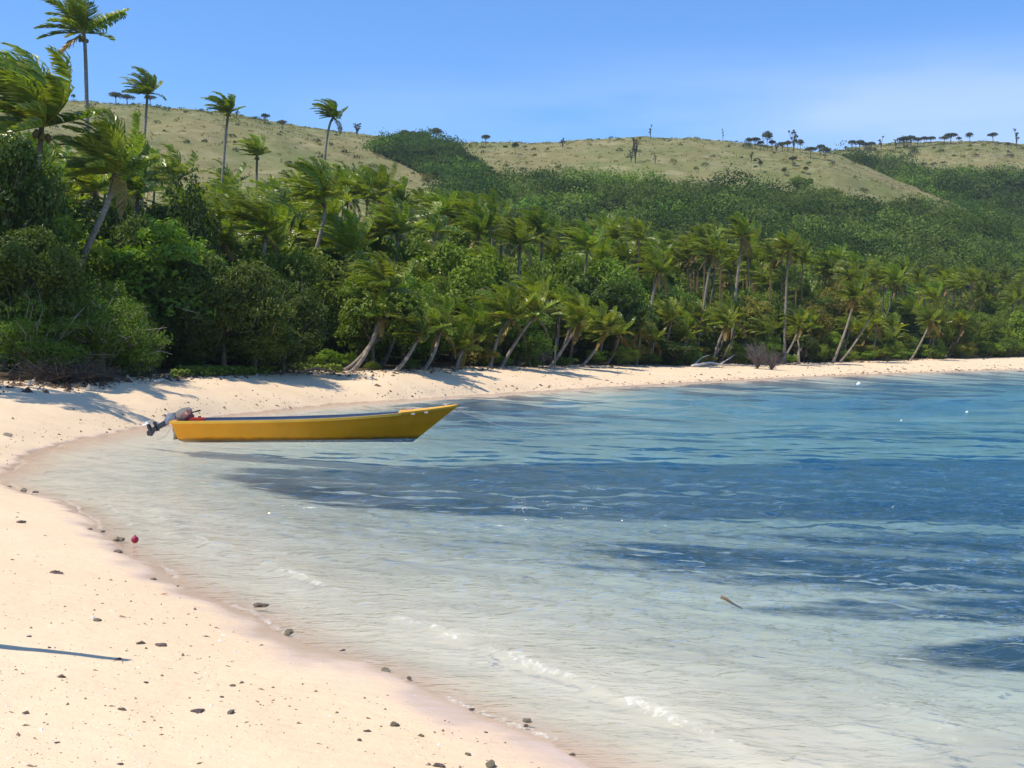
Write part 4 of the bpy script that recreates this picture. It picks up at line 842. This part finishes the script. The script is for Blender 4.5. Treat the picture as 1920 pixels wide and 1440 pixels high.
ridge = [('u',222,192,26,34,A,'umbrella tree, left of three on the skyline beside the second tall palm'),('u',243,192,20,26,A,'umbrella tree, middle of three on the skyline beside the second tall palm'),('u',286,194,20,22,A,'umbrella tree on the skyline just right of the second tall palm'),
 ('l',118,188,22,22,A,'leggy tree on the skyline between the big shaggy palm and the tallest palm'),('u',143,190,13,10,A,'tiny tree on the skyline left of the tallest trunk'),('l',447,219,15,14,A,'small leggy tree on the skyline right of the third tall palm'),
 ('u',500,232,22,16,A,'small dark umbrella tree alone on the skyline right of the third tall palm'),('u',532,244,20,20,A,'umbrella tree on the skyline halfway between the third and fourth tall palms'),('l',671,254,24,26,A,'leggy tree with sparse tufts on the skyline right of the fourth tall palm'),('l',637,247,14,12,A,'little tree close to the trunk of the fourth tall palm'),
 ('u',819,270,26,22,A,'round topped tree on the skyline right above the gully wood'),('u',911,275,19,16,A,'dark mushroom shaped tree alone at the dip of the skyline'),('u',966,289,24,15,A,'small umbrella tree just below the skyline right of the mushroom shaped one'),('l',1054,278,20,14,A,'sparse leggy tree at the left shoulder of the middle hill'),
 ('l',1218,262,26,18,A,'thin leggy tree at the very top of the middle hill'),('l',1190,306,44,18,A,'tallest leggy tree standing on the grass slope of the middle hill'),('l',1182,306,22,12,A,'small tree left of the tallest leggy slope tree'),('l',1227,307,22,12,A,'small tree right of the tallest leggy slope tree'),
 ('l',1353,266,26,10,A,'nearly bare twig like tree alone on the skyline right of the hilltop'),('u',1401,278,20,16,A,'umbrella tree, leftmost of the ridge row'),('u',1413,279,21,18,A,'umbrella tree, second of the ridge row'),('u',1423,280,15,14,A,'low tree, third of the ridge row'),('u',1436,284,32,20,A,'taller umbrella tree, fourth of the ridge row'),
 ('u',1445,284,24,16,A,'umbrella tree crowded behind the taller fourth one of the ridge row'),('l',1453,284,18,14,A,'sparse tree, sixth of the ridge row'),('u',1464,285,19,18,A,'umbrella tree, seventh of the ridge row'),('u',1474,285,20,16,A,'umbrella tree left of the tallest leggy ridge tree'),('l',1485,285,36,22,A,'tallest leggy tree of the ridge row'),
 ('u',1497,286,21,18,A,'flat topped tree right of the tallest leggy ridge tree'),('u',1517,297,24,20,A,'dense round bushy tree at the end of the ridge row'),('u',1535,292,22,18,A,'flat tree between the two dense round ones beside the ridge gap'),('u',1544,302,25,22,A,'dense round tree below the skyline at the ridge gap'),
 ('l',1406,306,20,12,A,'thin tree on the slope below the ridge row, leftmost'),('u',1423,326,22,11,A,'small upright tree on the dry slope below the ridge row'),('u',1468,331,18,10,A,'small upright tree on the dry slope above the bright green tree'),('u',1484,312,20,16,A,'tree just below the tallest leggy ridge tree'),('u',1508,329,16,11,A,'little tree on the dry slope above and right of the bright green tree'),
 ('u',1582,285,11,6,Cc,'tiny upright tree at the left end of the right hand ridge'),('u',1594,285,20,20,Cc,'umbrella tree, first of the close row on the right hand ridge'),('u',1608,285,19,18,Cc,'umbrella tree, second of the close row on the right hand ridge'),('u',1618,284,19,18,Cc,'umbrella tree, third of the close row on the right hand ridge'),('u',1630,284,19,17,Cc,'umbrella tree, fourth of the close row on the right hand ridge'),
 ('l',1648,282,26,22,Cc,'leggy tree just right of the close row on the right hand ridge'),('l',1675,277,15,10,Cc,'sparse small tree between the leggy tree and the long hedge like clump'),('u',1690,278,19,24,Cc,'bushy tree at the left end of the long clump on the right hand ridge'),('u',1703,276,18,22,Cc,'bushy tree, second of the long clump on the right hand ridge'),('u',1716,275,19,18,Cc,'umbrella tree, third of the long clump on the right hand ridge'),
 ('u',1728,274,19,18,Cc,'umbrella tree, fourth of the long clump on the right hand ridge'),('u',1741,272,16,16,Cc,'low tree at the right end of the long clump'),('u',1766,270,14,18,Cc,'low slanted tree joined to the flat bush on the right hand ridge'),('u',1778,270,18,26,Cc,'flat wide bush like tree on the right hand ridge'),('u',1793,270,16,12,Cc,'small tree right of the flat wide one'),
 ('u',1813,269,22,18,Cc,'umbrella tree with a leaning trunk on the right hand ridge'),('u',1856,268,19,18,Cc,'round umbrella tree alone on the right hand ridge'),('l',1900,277,34,22,Cc,'tall leggy tree at the right end of the ridge'),('u',1884,278,10,10,Cc,'tiny bush tree at the foot of the tall leggy tree')]
for i, (k_, px, py, h_, w_, sh, lab) in enumerate(ridge):
    me = (UM if k_ == 'u' else LE)[i % (3 if k_ == 'u' else 4)]; hill_tree(me, 'ridge_tree', lab, 'tree', px, py, h_*1.1*(.85+.3*((i*37 % 17)/17)), w_*1.05*(.8+.4*((i*53 % 19)/19)), sh, 'trees on the ridge', i*.7, 1.45 if k_ == 'u' else 1.15)

# ------------------------------------------------------------------ the boat
BY = on_plane(560, 823, 0)[1]; x0 = (333-960)/FPX*BY; x1 = (858-960)/FPX*BY; LB = x1 - x0
boat = thing('motorboat', 'long narrow yellow open boat with raked bow afloat close to the beach', 'boat', (x0, BY, 0), R(2.0))
YEL = np.array([.97,.375,.006]); ns = 26
def sect(t):
    """half sections along the boat, t = 0 transom .. 1 stem head: keel x, chine, gunwale"""
    hb = .80*(1 - max(0, (t-.42)/.58)**2.3)*(.90+.10*min(1, t*3)); hg = .47 + .05*t + .28*t**3.2
    cb = hb*.80*(1 - .55*max(0,(t-.5)/.5)**1.6); kz = -.09; return hb, hg, cb, kz
def hullx(t, f):                                     # f 0 keel .. 1 gunwale: the stem rakes forward, the transom leans a little
    rake = 1.12*max(0, (t-.55)/.45)**1.4; return t*LB - rake*(1-f) + .16*(1-f)*max(0, 1-t*4)
def hull_pts(t, side, off=0.0):
    hb, hg, cb, kz = sect(t); P_ = []
    for f, yb, z in ((0,0,kz),(.22,cb*.86,kz+.10),(.30,cb,kz+.18),(.65,cb+(hb-cb)*.58,kz+.18+(hg-kz-.18)*.5),(1,hb,hg)):
        P_.append((hullx(t, (z-kz)/(hg-kz)), side*max(0.0, yb-off), z + (off if f < .25 else 0)))
    return P_
for inner in (False, True):
    mb = MB(); ts = np.linspace(0, 1, ns)
    for side in (-1, 1):
        V = np.array([hull_pts(min(t, 1 if not inner else .965), side, .035 if inner else 0) for t in ts]).reshape(-1,3)
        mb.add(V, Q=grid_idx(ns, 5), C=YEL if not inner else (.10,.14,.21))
    tp0 = [hull_pts(0, s_, .035 if inner else 0) for s_ in (-1,1)]; V = np.array(tp0[0] + tp0[1]) + np.array([.04 if inner else 0,0,0])
    mb.add(V, Q=[[i,i+1,5+i+1,5+i] for i in range(4)], C=YEL if not inner else (.10,.14,.21))
    mb.build('hull' if not inner else 'hull_lining', M['paint'] if not inner else M['inner'], boat, smooth=False)
# gunwale strake on both sides, up to the foredeck
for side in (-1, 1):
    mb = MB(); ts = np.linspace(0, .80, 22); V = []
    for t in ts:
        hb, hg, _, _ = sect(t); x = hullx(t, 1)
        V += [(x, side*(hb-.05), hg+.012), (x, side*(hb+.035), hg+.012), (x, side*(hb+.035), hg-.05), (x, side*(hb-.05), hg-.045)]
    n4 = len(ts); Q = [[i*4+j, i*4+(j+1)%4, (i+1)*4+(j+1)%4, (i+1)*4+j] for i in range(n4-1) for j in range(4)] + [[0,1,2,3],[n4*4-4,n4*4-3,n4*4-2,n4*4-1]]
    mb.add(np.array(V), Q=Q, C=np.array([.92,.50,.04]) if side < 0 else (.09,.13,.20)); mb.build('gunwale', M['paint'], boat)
# foredeck with a raised edge, thwarts, floor, cap on the transom
mb = MB(); ts = np.linspace(.79, 1.0, 9); V = []
for t in ts:
    hb, hg, _, _ = sect(t)
    for s_ in (-1,-.33,.33,1): V.append((hullx(t,1), s_*(hb+.012), hg + .025 + .03*(1-s_*s_)))
for t in ts:
    hb, hg, _, _ = sect(t)
    for s_ in (-1,-.33,.33,1): V.append((hullx(t,1), s_*(hb+.012), hg - .022))
n_ = 9*4; Q = np.vstack([grid_idx(9,4), grid_idx(9,4)+n_, [[i*4, (i+1)*4, (i+1)*4+n_, i*4+n_] for i in range(8)], [[i*4+3, (i+1)*4+3, (i+1)*4+3+n_, i*4+3+n_] for i in range(8)], [[0,1,1+n_,n_],[1,2,2+n_,1+n_],[2,3,3+n_,2+n_]]])
mb.add(np.array(V), Q=Q, C=np.array([.82,.40,.012])); mb.build('foredeck', M['paint'], boat)
for t in (.2,.42,.62):
    hb, hg, _, _ = sect(t); MB().box((t*LB, 0, hg-.14), (.26, hb*1.78, .035), C=(.20,.22,.26)).build('thwart', M['inner'], boat)
V = []; 
for t in np.linspace(.02,.9,10): hb, hg, cb, kz = sect(t); V += [(hullx(t,.3), -cb*.9, kz+.16), (hullx(t,.3), cb*.9, kz+.16)]
MB().add(np.array(V), Q=grid_idx(10,2), C=(.14,.15,.17)).build('floor_board', M['inner'], boat)
hb, hg, cb, kz = sect(0); MB().box((.0, 0, hg-.03), (.09, hb*1.9, .07), C=YEL*1.1).box((-.03,0,hg-.26),(.05,.5,.42), C=(.30,.30,.30)).build('transom', M['paint'], boat)
for px in (775, 799, 835):
    t = (px-333)/525.; hb, hg, _, _ = sect(t); mb = MB()
    if px < 820: mb.box((hullx(t,1), -hb-.022, hg-.045), (.09,.03,.03), C=(.8,.78,.7)); mb.build('fairlead', M['plain'], boat)
    else: mb.box((hullx(t,1), 0, hg+.09), (.16,.035,.03), C=(.6,.58,.5)).box((hullx(t,1), 0, hg+.06), (.04,.04,.06), C=(.6,.58,.5)); mb.build('cleat', M['metal'], boat)
t = .825; hb, hg, _, _ = sect(t); MB().box((hullx(t,1),-.12,hg+.075),(.16,.10,.05), C=(.5,.46,.4)).box((hullx(t,1)-.1,.05,hg+.07),(.2,.04,.035), C=(.35,.3,.25)).build('deck_fitting', M['plain'], boat)
# outboard engine, tilted up on the transom, with its propeller out of the water
hb, hg, _, _ = sect(0)
eng = thing('outboard_motor', 'grey outboard motor tilted up on the stern of the yellow boat', 'outboard motor', (0,0,0), 0)
bm_ = Matrix.Translation(Vector((x0, BY, 0))) @ Matrix.Rotation(R(2.0), 4, 'Z'); eng.matrix_world = bm_ @ Matrix.Translation(Vector((-.05, 0, hg+.02)))
ax = np.array([-.86,0,-.36]); ax /= np.linalg.norm(ax); nx = np.array([ax[2],0,-ax[0]])     # leg direction down and aft; nx = up side of the leg
RM = np.stack([-ax, np.array([0,1,0]), nx], 1)
G1 = (.04,.045,.055)
def prism(mb, pts2, w, C, wt=None):
    """outline in the leg plane (a along leg, n normal), half widths w"""
    n_ = len(pts2); wt = w if wt is None else wt; V = [np.array(ax)*a_ + nx*b_ + np.array([0,-w,0]) for a_, b_ in pts2] + [np.array(ax)*a_ + nx*b_ + np.array([0,w,0]) for a_, b_ in pts2]
    cen = np.mean(V, 0); V += [np.mean(V[:n_],0) - np.array([0,wt*.25,0]), np.mean(V[n_:2*n_],0) + np.array([0,wt*.25,0])]
    mb.add(np.array(V), Q=[[i,(i+1)%n_,n_+(i+1)%n_,n_+i] for i in range(n_)], T=[[2*n_,(i+1)%n_,i] for i in range(n_)] + [[2*n_+1,n_+i,n_+(i+1)%n_] for i in range(n_)], C=C); return mb
prism(MB(), [(-.40,-.03),(-.44,.09),(-.38,.16),(-.26,.19),(-.12,.17),(-.05,.09),(-.05,-.03),(-.18,-.06),(-.37,-.07)], .11, (.34,.31,.25)).build('cowling', M['metal'], eng)
prism(MB(), [(-.02,-.05),(-.04,.16),(.10,.20),(.24,.10),(.24,-.04)], .125, (.25,.28,.33)).build('midsection', M['metal'], eng)
mb = prism(MB(), [(.22,-.05),(.22,.09),(.42,.055),(.52,.05),(.52,-.07),(.36,-.065)], .055, G1); prism(mb, [(.50,-.10),(.50,.15),(.53,.15),(.53,-.10)], .11, G1)
prism(mb, [(.52,-.07),(.52,.05),(.66,.03),(.78,-.01),(.80,-.10),(.70,-.16),(.60,-.09)], .03, G1); leg = mb.build('leg', M['metal'], eng)
mb = MB(); gA = ax*.68; mb.tube([gA - nx*.13, gA - nx*.02, gA + nx*.10, gA + nx*.16], [.02,.055,.055,.03], 10, C=G1); mb.build('gearcase', M['metal'], eng, smooth=True)
mb = MB(); hub = gA + nx*.18; mb.tube([hub - nx*.03, hub + nx*.05], [.04,.03], 10, C=(.75,.74,.70))
for j in range(3):
    a_ = j*2.094 + .5; e1 = math.cos(a_)*ax + math.sin(a_)*np.array([0,1,0]); e2 = -math.sin(a_)*ax + math.cos(a_)*np.array([0,1,0])
    V = []
    for rr, w_ in ((.03,.03),(.09,.075),(.14,.07),(.17,.02)):
        for s_ in (-1, 1): V.append(hub + e1*rr + e2*w_*s_ + nx*.03*s_)
    V2 = [v + nx*.008 for v in V]; mb.add(np.array(V+V2), Q=[[i*2,i*2+1,i*2+3,i*2+2] for i in range(3)] + [[8+i*2,8+i*2+1,8+i*2+3,8+i*2+2] for i in range(3)], C=(.80,.79,.75))
mb.build('propeller', M['metal'], eng)
MB().tube([-ax*.25+nx*.0+np.array([0,.1,0]), -ax*.45+np.array([0,.12,.0]), -ax*.62+np.array([.0,.12,-.03])], [.02,.018,.024], 8, C=(.05,.05,.05)).build('tiller', M['metal'], eng, smooth=True)
MB().box((.02,0,-.12), (.14,.26,.34), C=(.10,.11,.13)).box((.10,0,.02), (.10,.22,.07), C=(.10,.11,.13)).build('clamp_bracket', M['metal'], eng)
MB().tube([(-.05,-.16,-.14),(-.12,-.2,-.26),(-.20,-.2,-.40),(-.42,-.18,-.50)], [.008]*4, 6, C=(.45,.43,.40)).build('hose', M['rope'], eng, smooth=True)
# fuel tank and bag in the stern
def put(o, x, y, z): o.matrix_world = bm_ @ Matrix.Translation(Vector((x, y, z))); return o
mb = MB(); mb.box((0,0,.0), (.36,.26,.10), C=(.55,.045,.03)).box((0,0,.06), (.28,.20,.03), C=(.55,.045,.03)).box((.05,0,.09), (.06,.06,.04), C=(.05,.05,.05)); o = put(mb.build('fuel_tank', M['plain']), .52, -.18, hg-.005); tag(o, 'flat red fuel tank in the stern of the yellow boat', 'fuel tank')
mb = MB(); rr_ = np.random.default_rng(8); th, ph = np.meshgrid(np.linspace(0,math.pi,8), np.arange(12)*math.pi/6, indexing='ij'); q = 1 + .18*np.sin(th*4+ph*3)
V = np.stack([np.sin(th)*np.cos(ph)*.15*q, np.sin(th)*np.sin(ph)*.13*q, np.cos(th)*.15*q], -1).reshape(-1,3); mb.add(V, Q=[[i*12+j, i*12+(j+1)%12, (i+1)*12+(j+1)%12, (i+1)*12+j] for i in range(7) for j in range(12)], C=(.17,.07,.06))
o = put(mb.build('bag', M['plain'], smooth=True), .27, -.12, hg+.08); tag(o, 'dark maroon bundle between the outboard motor and red tank', 'bag')
# anchor line from the bow
bw = bm_ @ Vector((LB*.955, -.05, sect(.955)[1]+.07)); e_x, e_y = on_plane(1052, 815, 0); mb = MB(); P_ = []
for f in np.linspace(0, 1, 24): p = bw.lerp(Vector((float(e_x), float(e_y), -.02)), f); p.z -= .16*math.sin(math.pi*f); P_.append(p - bw)
o = mb.tube(np.array(P_), .011, 6, C=(.62,.58,.52)).build('mooring_rope', M['rope'], smooth=True); o.location = bw; tag(o, 'pale mooring rope slanting from the bow down into the water', 'rope')

# ------------------------------------------------------------------ buoys and things afloat
def ball(name, label, cat, px, py, r, colr, up=0.0, sq=1.0):
    x, y, z = gpx(px, py); th, ph = np.meshgrid(np.linspace(0,math.pi,11), np.arange(16)*math.pi/8, indexing='ij'); V = np.stack([np.sin(th)*np.cos(ph)*r, np.sin(th)*np.sin(ph)*r, np.cos(th)*r*sq], -1).reshape(-1,3)
    mb = MB().add(V, Q=[[i*16+j, i*16+(j+1)%16, (i+1)*16+(j+1)%16, (i+1)*16+j] for i in range(10) for j in range(16)], C=colr).tube([(0,0,r*sq*.9),(0,0,r*sq*1.25)], [r*.22,r*.15], 8, C=colr)
    o = mb.build(name, M['plain'], smooth=True); o.location = (x, y, z + up); tag(o, label, cat); return o
ball('buoy', 'round white mooring buoy floating off the far beach', 'buoy', 1610, 725, .14, (.85,.85,.83), .12)
ball('float', 'tiny white float in the turquoise water right of the middle', 'float', 1690, 791, .035, (.85,.85,.83), .03)
ball('float', 'second tiny white float near the right edge of the water', 'float', 1813, 779, .045, (.85,.85,.83), .10)
ball('ball', 'small dark red ball lying at the water edge on the near left sand', 'ball', 253, 1019, .042, (.30,.015,.05), .04)
x, y, z = gpx(1352, 1130); o = MB().tube([(0,0,.05),(.04,-.02,.035),(.09,-.03,.0),(.18,-.02,-.05)], [.018,.016,.012,.006], 6, C=(.20,.14,.08)).build('floating_stick', M['wood'], smooth=True); o.location = (x, y, z); tag(o, 'short brown stick poking out of the shallow water at the right', 'stick')

# ------------------------------------------------------------------ stones and wrack
import bmesh
def rock_mesh(seed, fl=.55):
    bm = bmesh.new(); bmesh.ops.create_icosphere(bm, subdivisions=3, radius=1.0); rng = np.random.default_rng(seed); off = rng.uniform(0,50,3)
    for v in bm.verts:
        p = np.array(v.co); n_ = 0.0
        for k_, (f_, a_) in enumerate(((1.3,.42),(2.9,.22),(6.1,.12))):
            n_ += a_*math.sin(p[0]*f_+off[0]+k_)*math.sin(p[1]*f_*1.1+off[1])*math.sin(p[2]*f_+off[2]+k_*2)*2
        s_ = 1 + n_; v.co = Vector((p[0]*s_, p[1]*s_*.8, max(p[2]*s_*fl, -.18)))
    me = bpy.data.meshes.new('stone'); bm.to_mesh(me); bm.free()
    a_ = me.color_attributes.new('Col', 'FLOAT_COLOR', 'POINT'); base = [(.24,.19,.15),(.30,.25,.17),(.21,.15,.13),(.34,.29,.21)][seed % 4]
    for d_ in a_.data: d_.color = (*base, 1)
    me.materials.append(M['rock'])
    for p_ in me.polygons: p_.use_smooth = False
    return me
RK = [rock_mesh(i, [.5,.62,.42,.7][i % 4]) for i in range(8)]
rocks = [(484,1139,13,'rough brown stone standing in the thin water halfway down the near shore'),(540,1187,13,'flat brown stone at the foam edge just below the stone in the water'),(643,1220,6,'small dark stone at the water edge between the flat stone and the square one'),(723,1259,10,'squarish olive brown stone on the near sand by the swash'),
 (767,1274,7,'little black stone right of the squarish olive stone'),(738,1364,10,'smooth dark stone alone on the near sand right of centre'),(371,1337,15,'long dark stone low on the near sand'),(430,1339,9,'broken stone just right of the long dark stone'),(305,1212,11,'dark two humped stone, right of a pair'),(264,1208,9,'dark peaked stone, left of a pair'),
 (105,1076,12,'flat brown stone on the upper near sand left'),(181,1165,9,'brown stone with a pale side above the pole shadow'),(223,1237,8,'stone at the tip of the pole shadow'),(117,1272,8,'reddish stone under the pole shadow'),(55,1194,6,'small stone above the left end of the pole shadow'),(290,1088,6,'small speckled stone below the red ball'),(220,1035,9,'greenish stone left of the red ball'),
 (223,1014,11,'flat grey stone directly left of the red ball'),(168,993,6,'black wet stone at the water edge above the red ball'),(193,998,6,'dark wet stone beside the water above the red ball'),(37,981,9,'flat stone high on the near sand at the left'),(42,922,8,'flat stone near the tip of the cove'),(17,913,5,'pebble near the tip of the cove'),(65,924,6,'second flat stone near the tip of the cove'),
 (49,1340,8,'brown stone at the lower left edge of the sand'),(228,1333,8,'thin stone left of the long dark stone'),(274,1281,6,'pale grey stone in the middle of the near sand'),(435,1287,6,'small stone above the broken stone'),(690,1373,7,'small stone left of the smooth dark stone'),(675,1391,6,'low brown stone left below the smooth dark stone'),
 (885,1330,6,'black stone in the wet sand near the lower water edge'),(990,1354,9,'black branching piece of coral at the lower water edge'),(986,1363,6,'small stone below the black branching coral'),(790,1382,7,'crumbly stone cluster right of the smooth dark stone'),(911,1376,5,'grey stone by the wet sand edge'),(1074,1418,6,'dark stone at the lowest water edge'),
 (820,1438,12,'brown stone cut by the bottom edge, left of two'),(918,1438,14,'brown stone cut by the bottom edge, right of two'),(225,1436,7,'small stone at the bottom edge under the long dark stone'),(877,1415,7,'broken stone above the two bottom edge stones'),(105,1395,5,'tiny grey stone near the lower left corner'),(365,1144,5,'small stone left of the stone in the water'),
 (333,1100,4,'tiny stone between the speckled stone and the water'),(13,817,9,'dark stone high on the far sand at the left edge'),(416,1310,5,'round pebble above the long dark stone'),(1665,694,4,'dark stone at the far water edge, left of two'),(1695,693,5,'dark stone at the far water edge, right of two')]
for i, (px, py, r, lab) in enumerate(rocks):
    x, y, z = gpx(px, py); s = r*y/FPX*.78; o = place('stone', RK[i % 8], None, (x, y, z + s*.08), i*1.9, s); o.scale = (s, s, s*1.05); tag(o, lab, 'stone', 'stones on the near sand')
# uncountable crumbs of coral, twigs and wrack
rb = np.random.default_rng(12)
def crumbs(name, label, pts, szs, cols, mat_, flat=.5):
    n = len(pts); P_ = np.array(pts); s = np.array(szs)[:,None]; a_ = rb.uniform(0,6.28,n); ex = np.stack([np.cos(a_), np.sin(a_), 0*a_],1)*s*rb.uniform(.7,2.2,(n,1)); ey = np.stack([-np.sin(a_), np.cos(a_), 0*a_],1)*s*.8; ez = np.array([[0,0,1]])*s*flat*rb.uniform(.5,1.5,(n,1)); lo_ = np.array([[0,0,1]])*s*.25
    V = np.stack([P_-ex-lo_, P_-ey-lo_, P_+ex-lo_, P_+ey-lo_, P_+ez+ex*.2], 1).reshape(-1,3); k_ = np.arange(n)[:,None]*5; T = np.vstack([k_+np.array(t_) for t_ in ([0,1,4],[1,2,4],[2,3,4],[3,0,4])])
    return tag(mk(name, V, T=T, C=np.repeat(np.array(cols), 5, 0), mat=mat_), label, 'debris', kind='stuff')
n = 5200; px = rb.uniform(-20, 1120, n); py = 905 + 545*rb.random(n)**.7; X, Y = on_plane(px, py, .35); g = ground(X, Y); ok = (g > .03) & (Y < 30); clump = vnoise(X*.9, Y*.9, 61); ok &= rb.random(n) < (.25 + .9*clump**2); X, Y, g = X[ok], Y[ok], g[ok]; n = len(X)
cs = np.where(rb.random((n,1)) < .16, np.array([[.85,.78,.70]]), np.array([[.24,.17,.12]])*rb.uniform(.6,1.7,(n,1)))
crumbs('coral_gravel', 'scattered crumbs of coral and shell over the near sand', np.stack([X,Y,g],1), .0019*Y**.55*(.6+rb.pareto(2.6,n)).clip(.5,4), cs, M['rock'])
# wrack line and stones on the far beach
sh = np.array(shore[17:32]); seg = np.linalg.norm(np.diff(sh, axis=0), axis=1); n = 5200; u = rb.random(n); cum = np.concatenate([[0], np.cumsum(seg)])
tt = u**1.0*cum[-1]; i0 = np.clip(np.searchsorted(cum, tt)-1, 0, len(seg)-1); f = ((tt-cum[i0])/seg[i0])[:,None]; P_ = sh[i0]*(1-f)+sh[i0+1]*f; dr = (sh[i0+1]-sh[i0])/seg[i0][:,None]; nr = np.stack([-dr[:,1], dr[:,0]],1)
off = np.where(rb.random(n) < .35, rb.normal(.5,.25,n), rb.uniform(.2,8,n)**1.0); P_ = P_ + nr*off[:,None]; sgn_ = sea_d(P_[:,0], P_[:,1]); P_ = np.where((sgn_ < 0)[:,None], P_ - 2*nr*off[:,None], P_); g = ground(P_[:,0], P_[:,1]); ok = (g > .02) & (rb.random(n) < np.exp(-off/3.0) + .22); P_, g = P_[ok], g[ok]; n = len(P_)
crumbs('wrack', 'dark weed, twigs and coral lumps strewn along the far waterline', np.stack([P_[:,0],P_[:,1],g],1), (.014+.0003*P_[:,1])*(.5+rb.pareto(2.8,n)).clip(.4,3.2), np.array([[.17,.12,.075]])*rb.uniform(.5,1.8,(n,1)), M['rock'], .6)
# litter along the foot of the bushes
n = 3600; px = rb.uniform(-30, 1950, n); Y = vegY(px) + rb.normal(0,.9,n)*(.4+.02*vegY(px)); X = (px-960)/FPX*Y; g = ground(X, Y)
crumbs('leaf_litter', 'brown fallen leaves and twigs along the foot of the wood', np.stack([X,Y,g],1), .05*(.5+rb.pareto(2.5,n)).clip(.4,3.5), np.where(rb.random((n,1)) < .1, np.array([[.45,.40,.33]]), np.array([[.13,.085,.05]])*rb.uniform(.5,1.8,(n,1))), M['rock'], .8)
# ground creeper with fresh leaves at the foot of the dark tree
rc = np.random.default_rng(31); n = 5200; px = rc.uniform(320, 640, n); Y = vegY(px) + rc.uniform(-.8, 2.4, n); X = (px-960)/FPX*Y; g = ground(X, Y); ok = fbm(X*.5, Y*.5, 66) > .46; X, Y, g = X[ok], Y[ok], g[ok]; n = len(X)
V, Q, C = leaves(rc, np.stack([X,Y,g+rc.uniform(.05,.32,n)],1), rc.normal(size=(n,3))*.5+np.array([0,-.2,1]), np.array([[.05,.085,.02]])*rc.uniform(.6,1.4,(n,1)), .17, .7)
tag(mk('creeper', V, Q, C=C, mat=M['leaf']), 'low green creeper growing on the sand at the foot of the dark clump', 'creeper', kind='stuff')
# orange leaf and tiny sprig
x, y, z = gpx(308, 1117); o = MB().add([(-.04,0,.006),(0,-.014,.012),(.04,0,.018),(0,.014,.012)], Q=[[0,1,2,3]], C=(.75,.20,.07)).add([(-.04,0,.003),(0,-.014,.009),(.04,0,.015),(0,.014,.009)], Q=[[3,2,1,0]], C=(.75,.20,.07)).build('leaf', M['plain']); o.location = (x,y,z); tag(o, 'small orange fallen leaf on the sand below the speckled stone', 'leaf')

# ------------------------------------------------------------------ the air
hv = [(x_, y_, z_) for x_ in (-700, 1500) for y_ in (-60, 950) for z_ in (-5, 112)]
hm, nt, out = mat('air'); vp = N(nt, 'ShaderNodeVolumePrincipled'); vp.inputs['Color'].default_value = (.80,.90,1.0,1); vp.inputs['Density'].default_value = .00016; vp.inputs['Anisotropy'].default_value = .2
L(nt, vp.outputs[0], out.inputs['Volume'])
o = mk('haze', hv, Q=[[0,1,3,2],[4,6,7,5],[0,4,5,1],[2,3,7,6],[0,2,6,4],[1,5,7,3]], mat=hm); tag(o, None, None, kind='stuff')
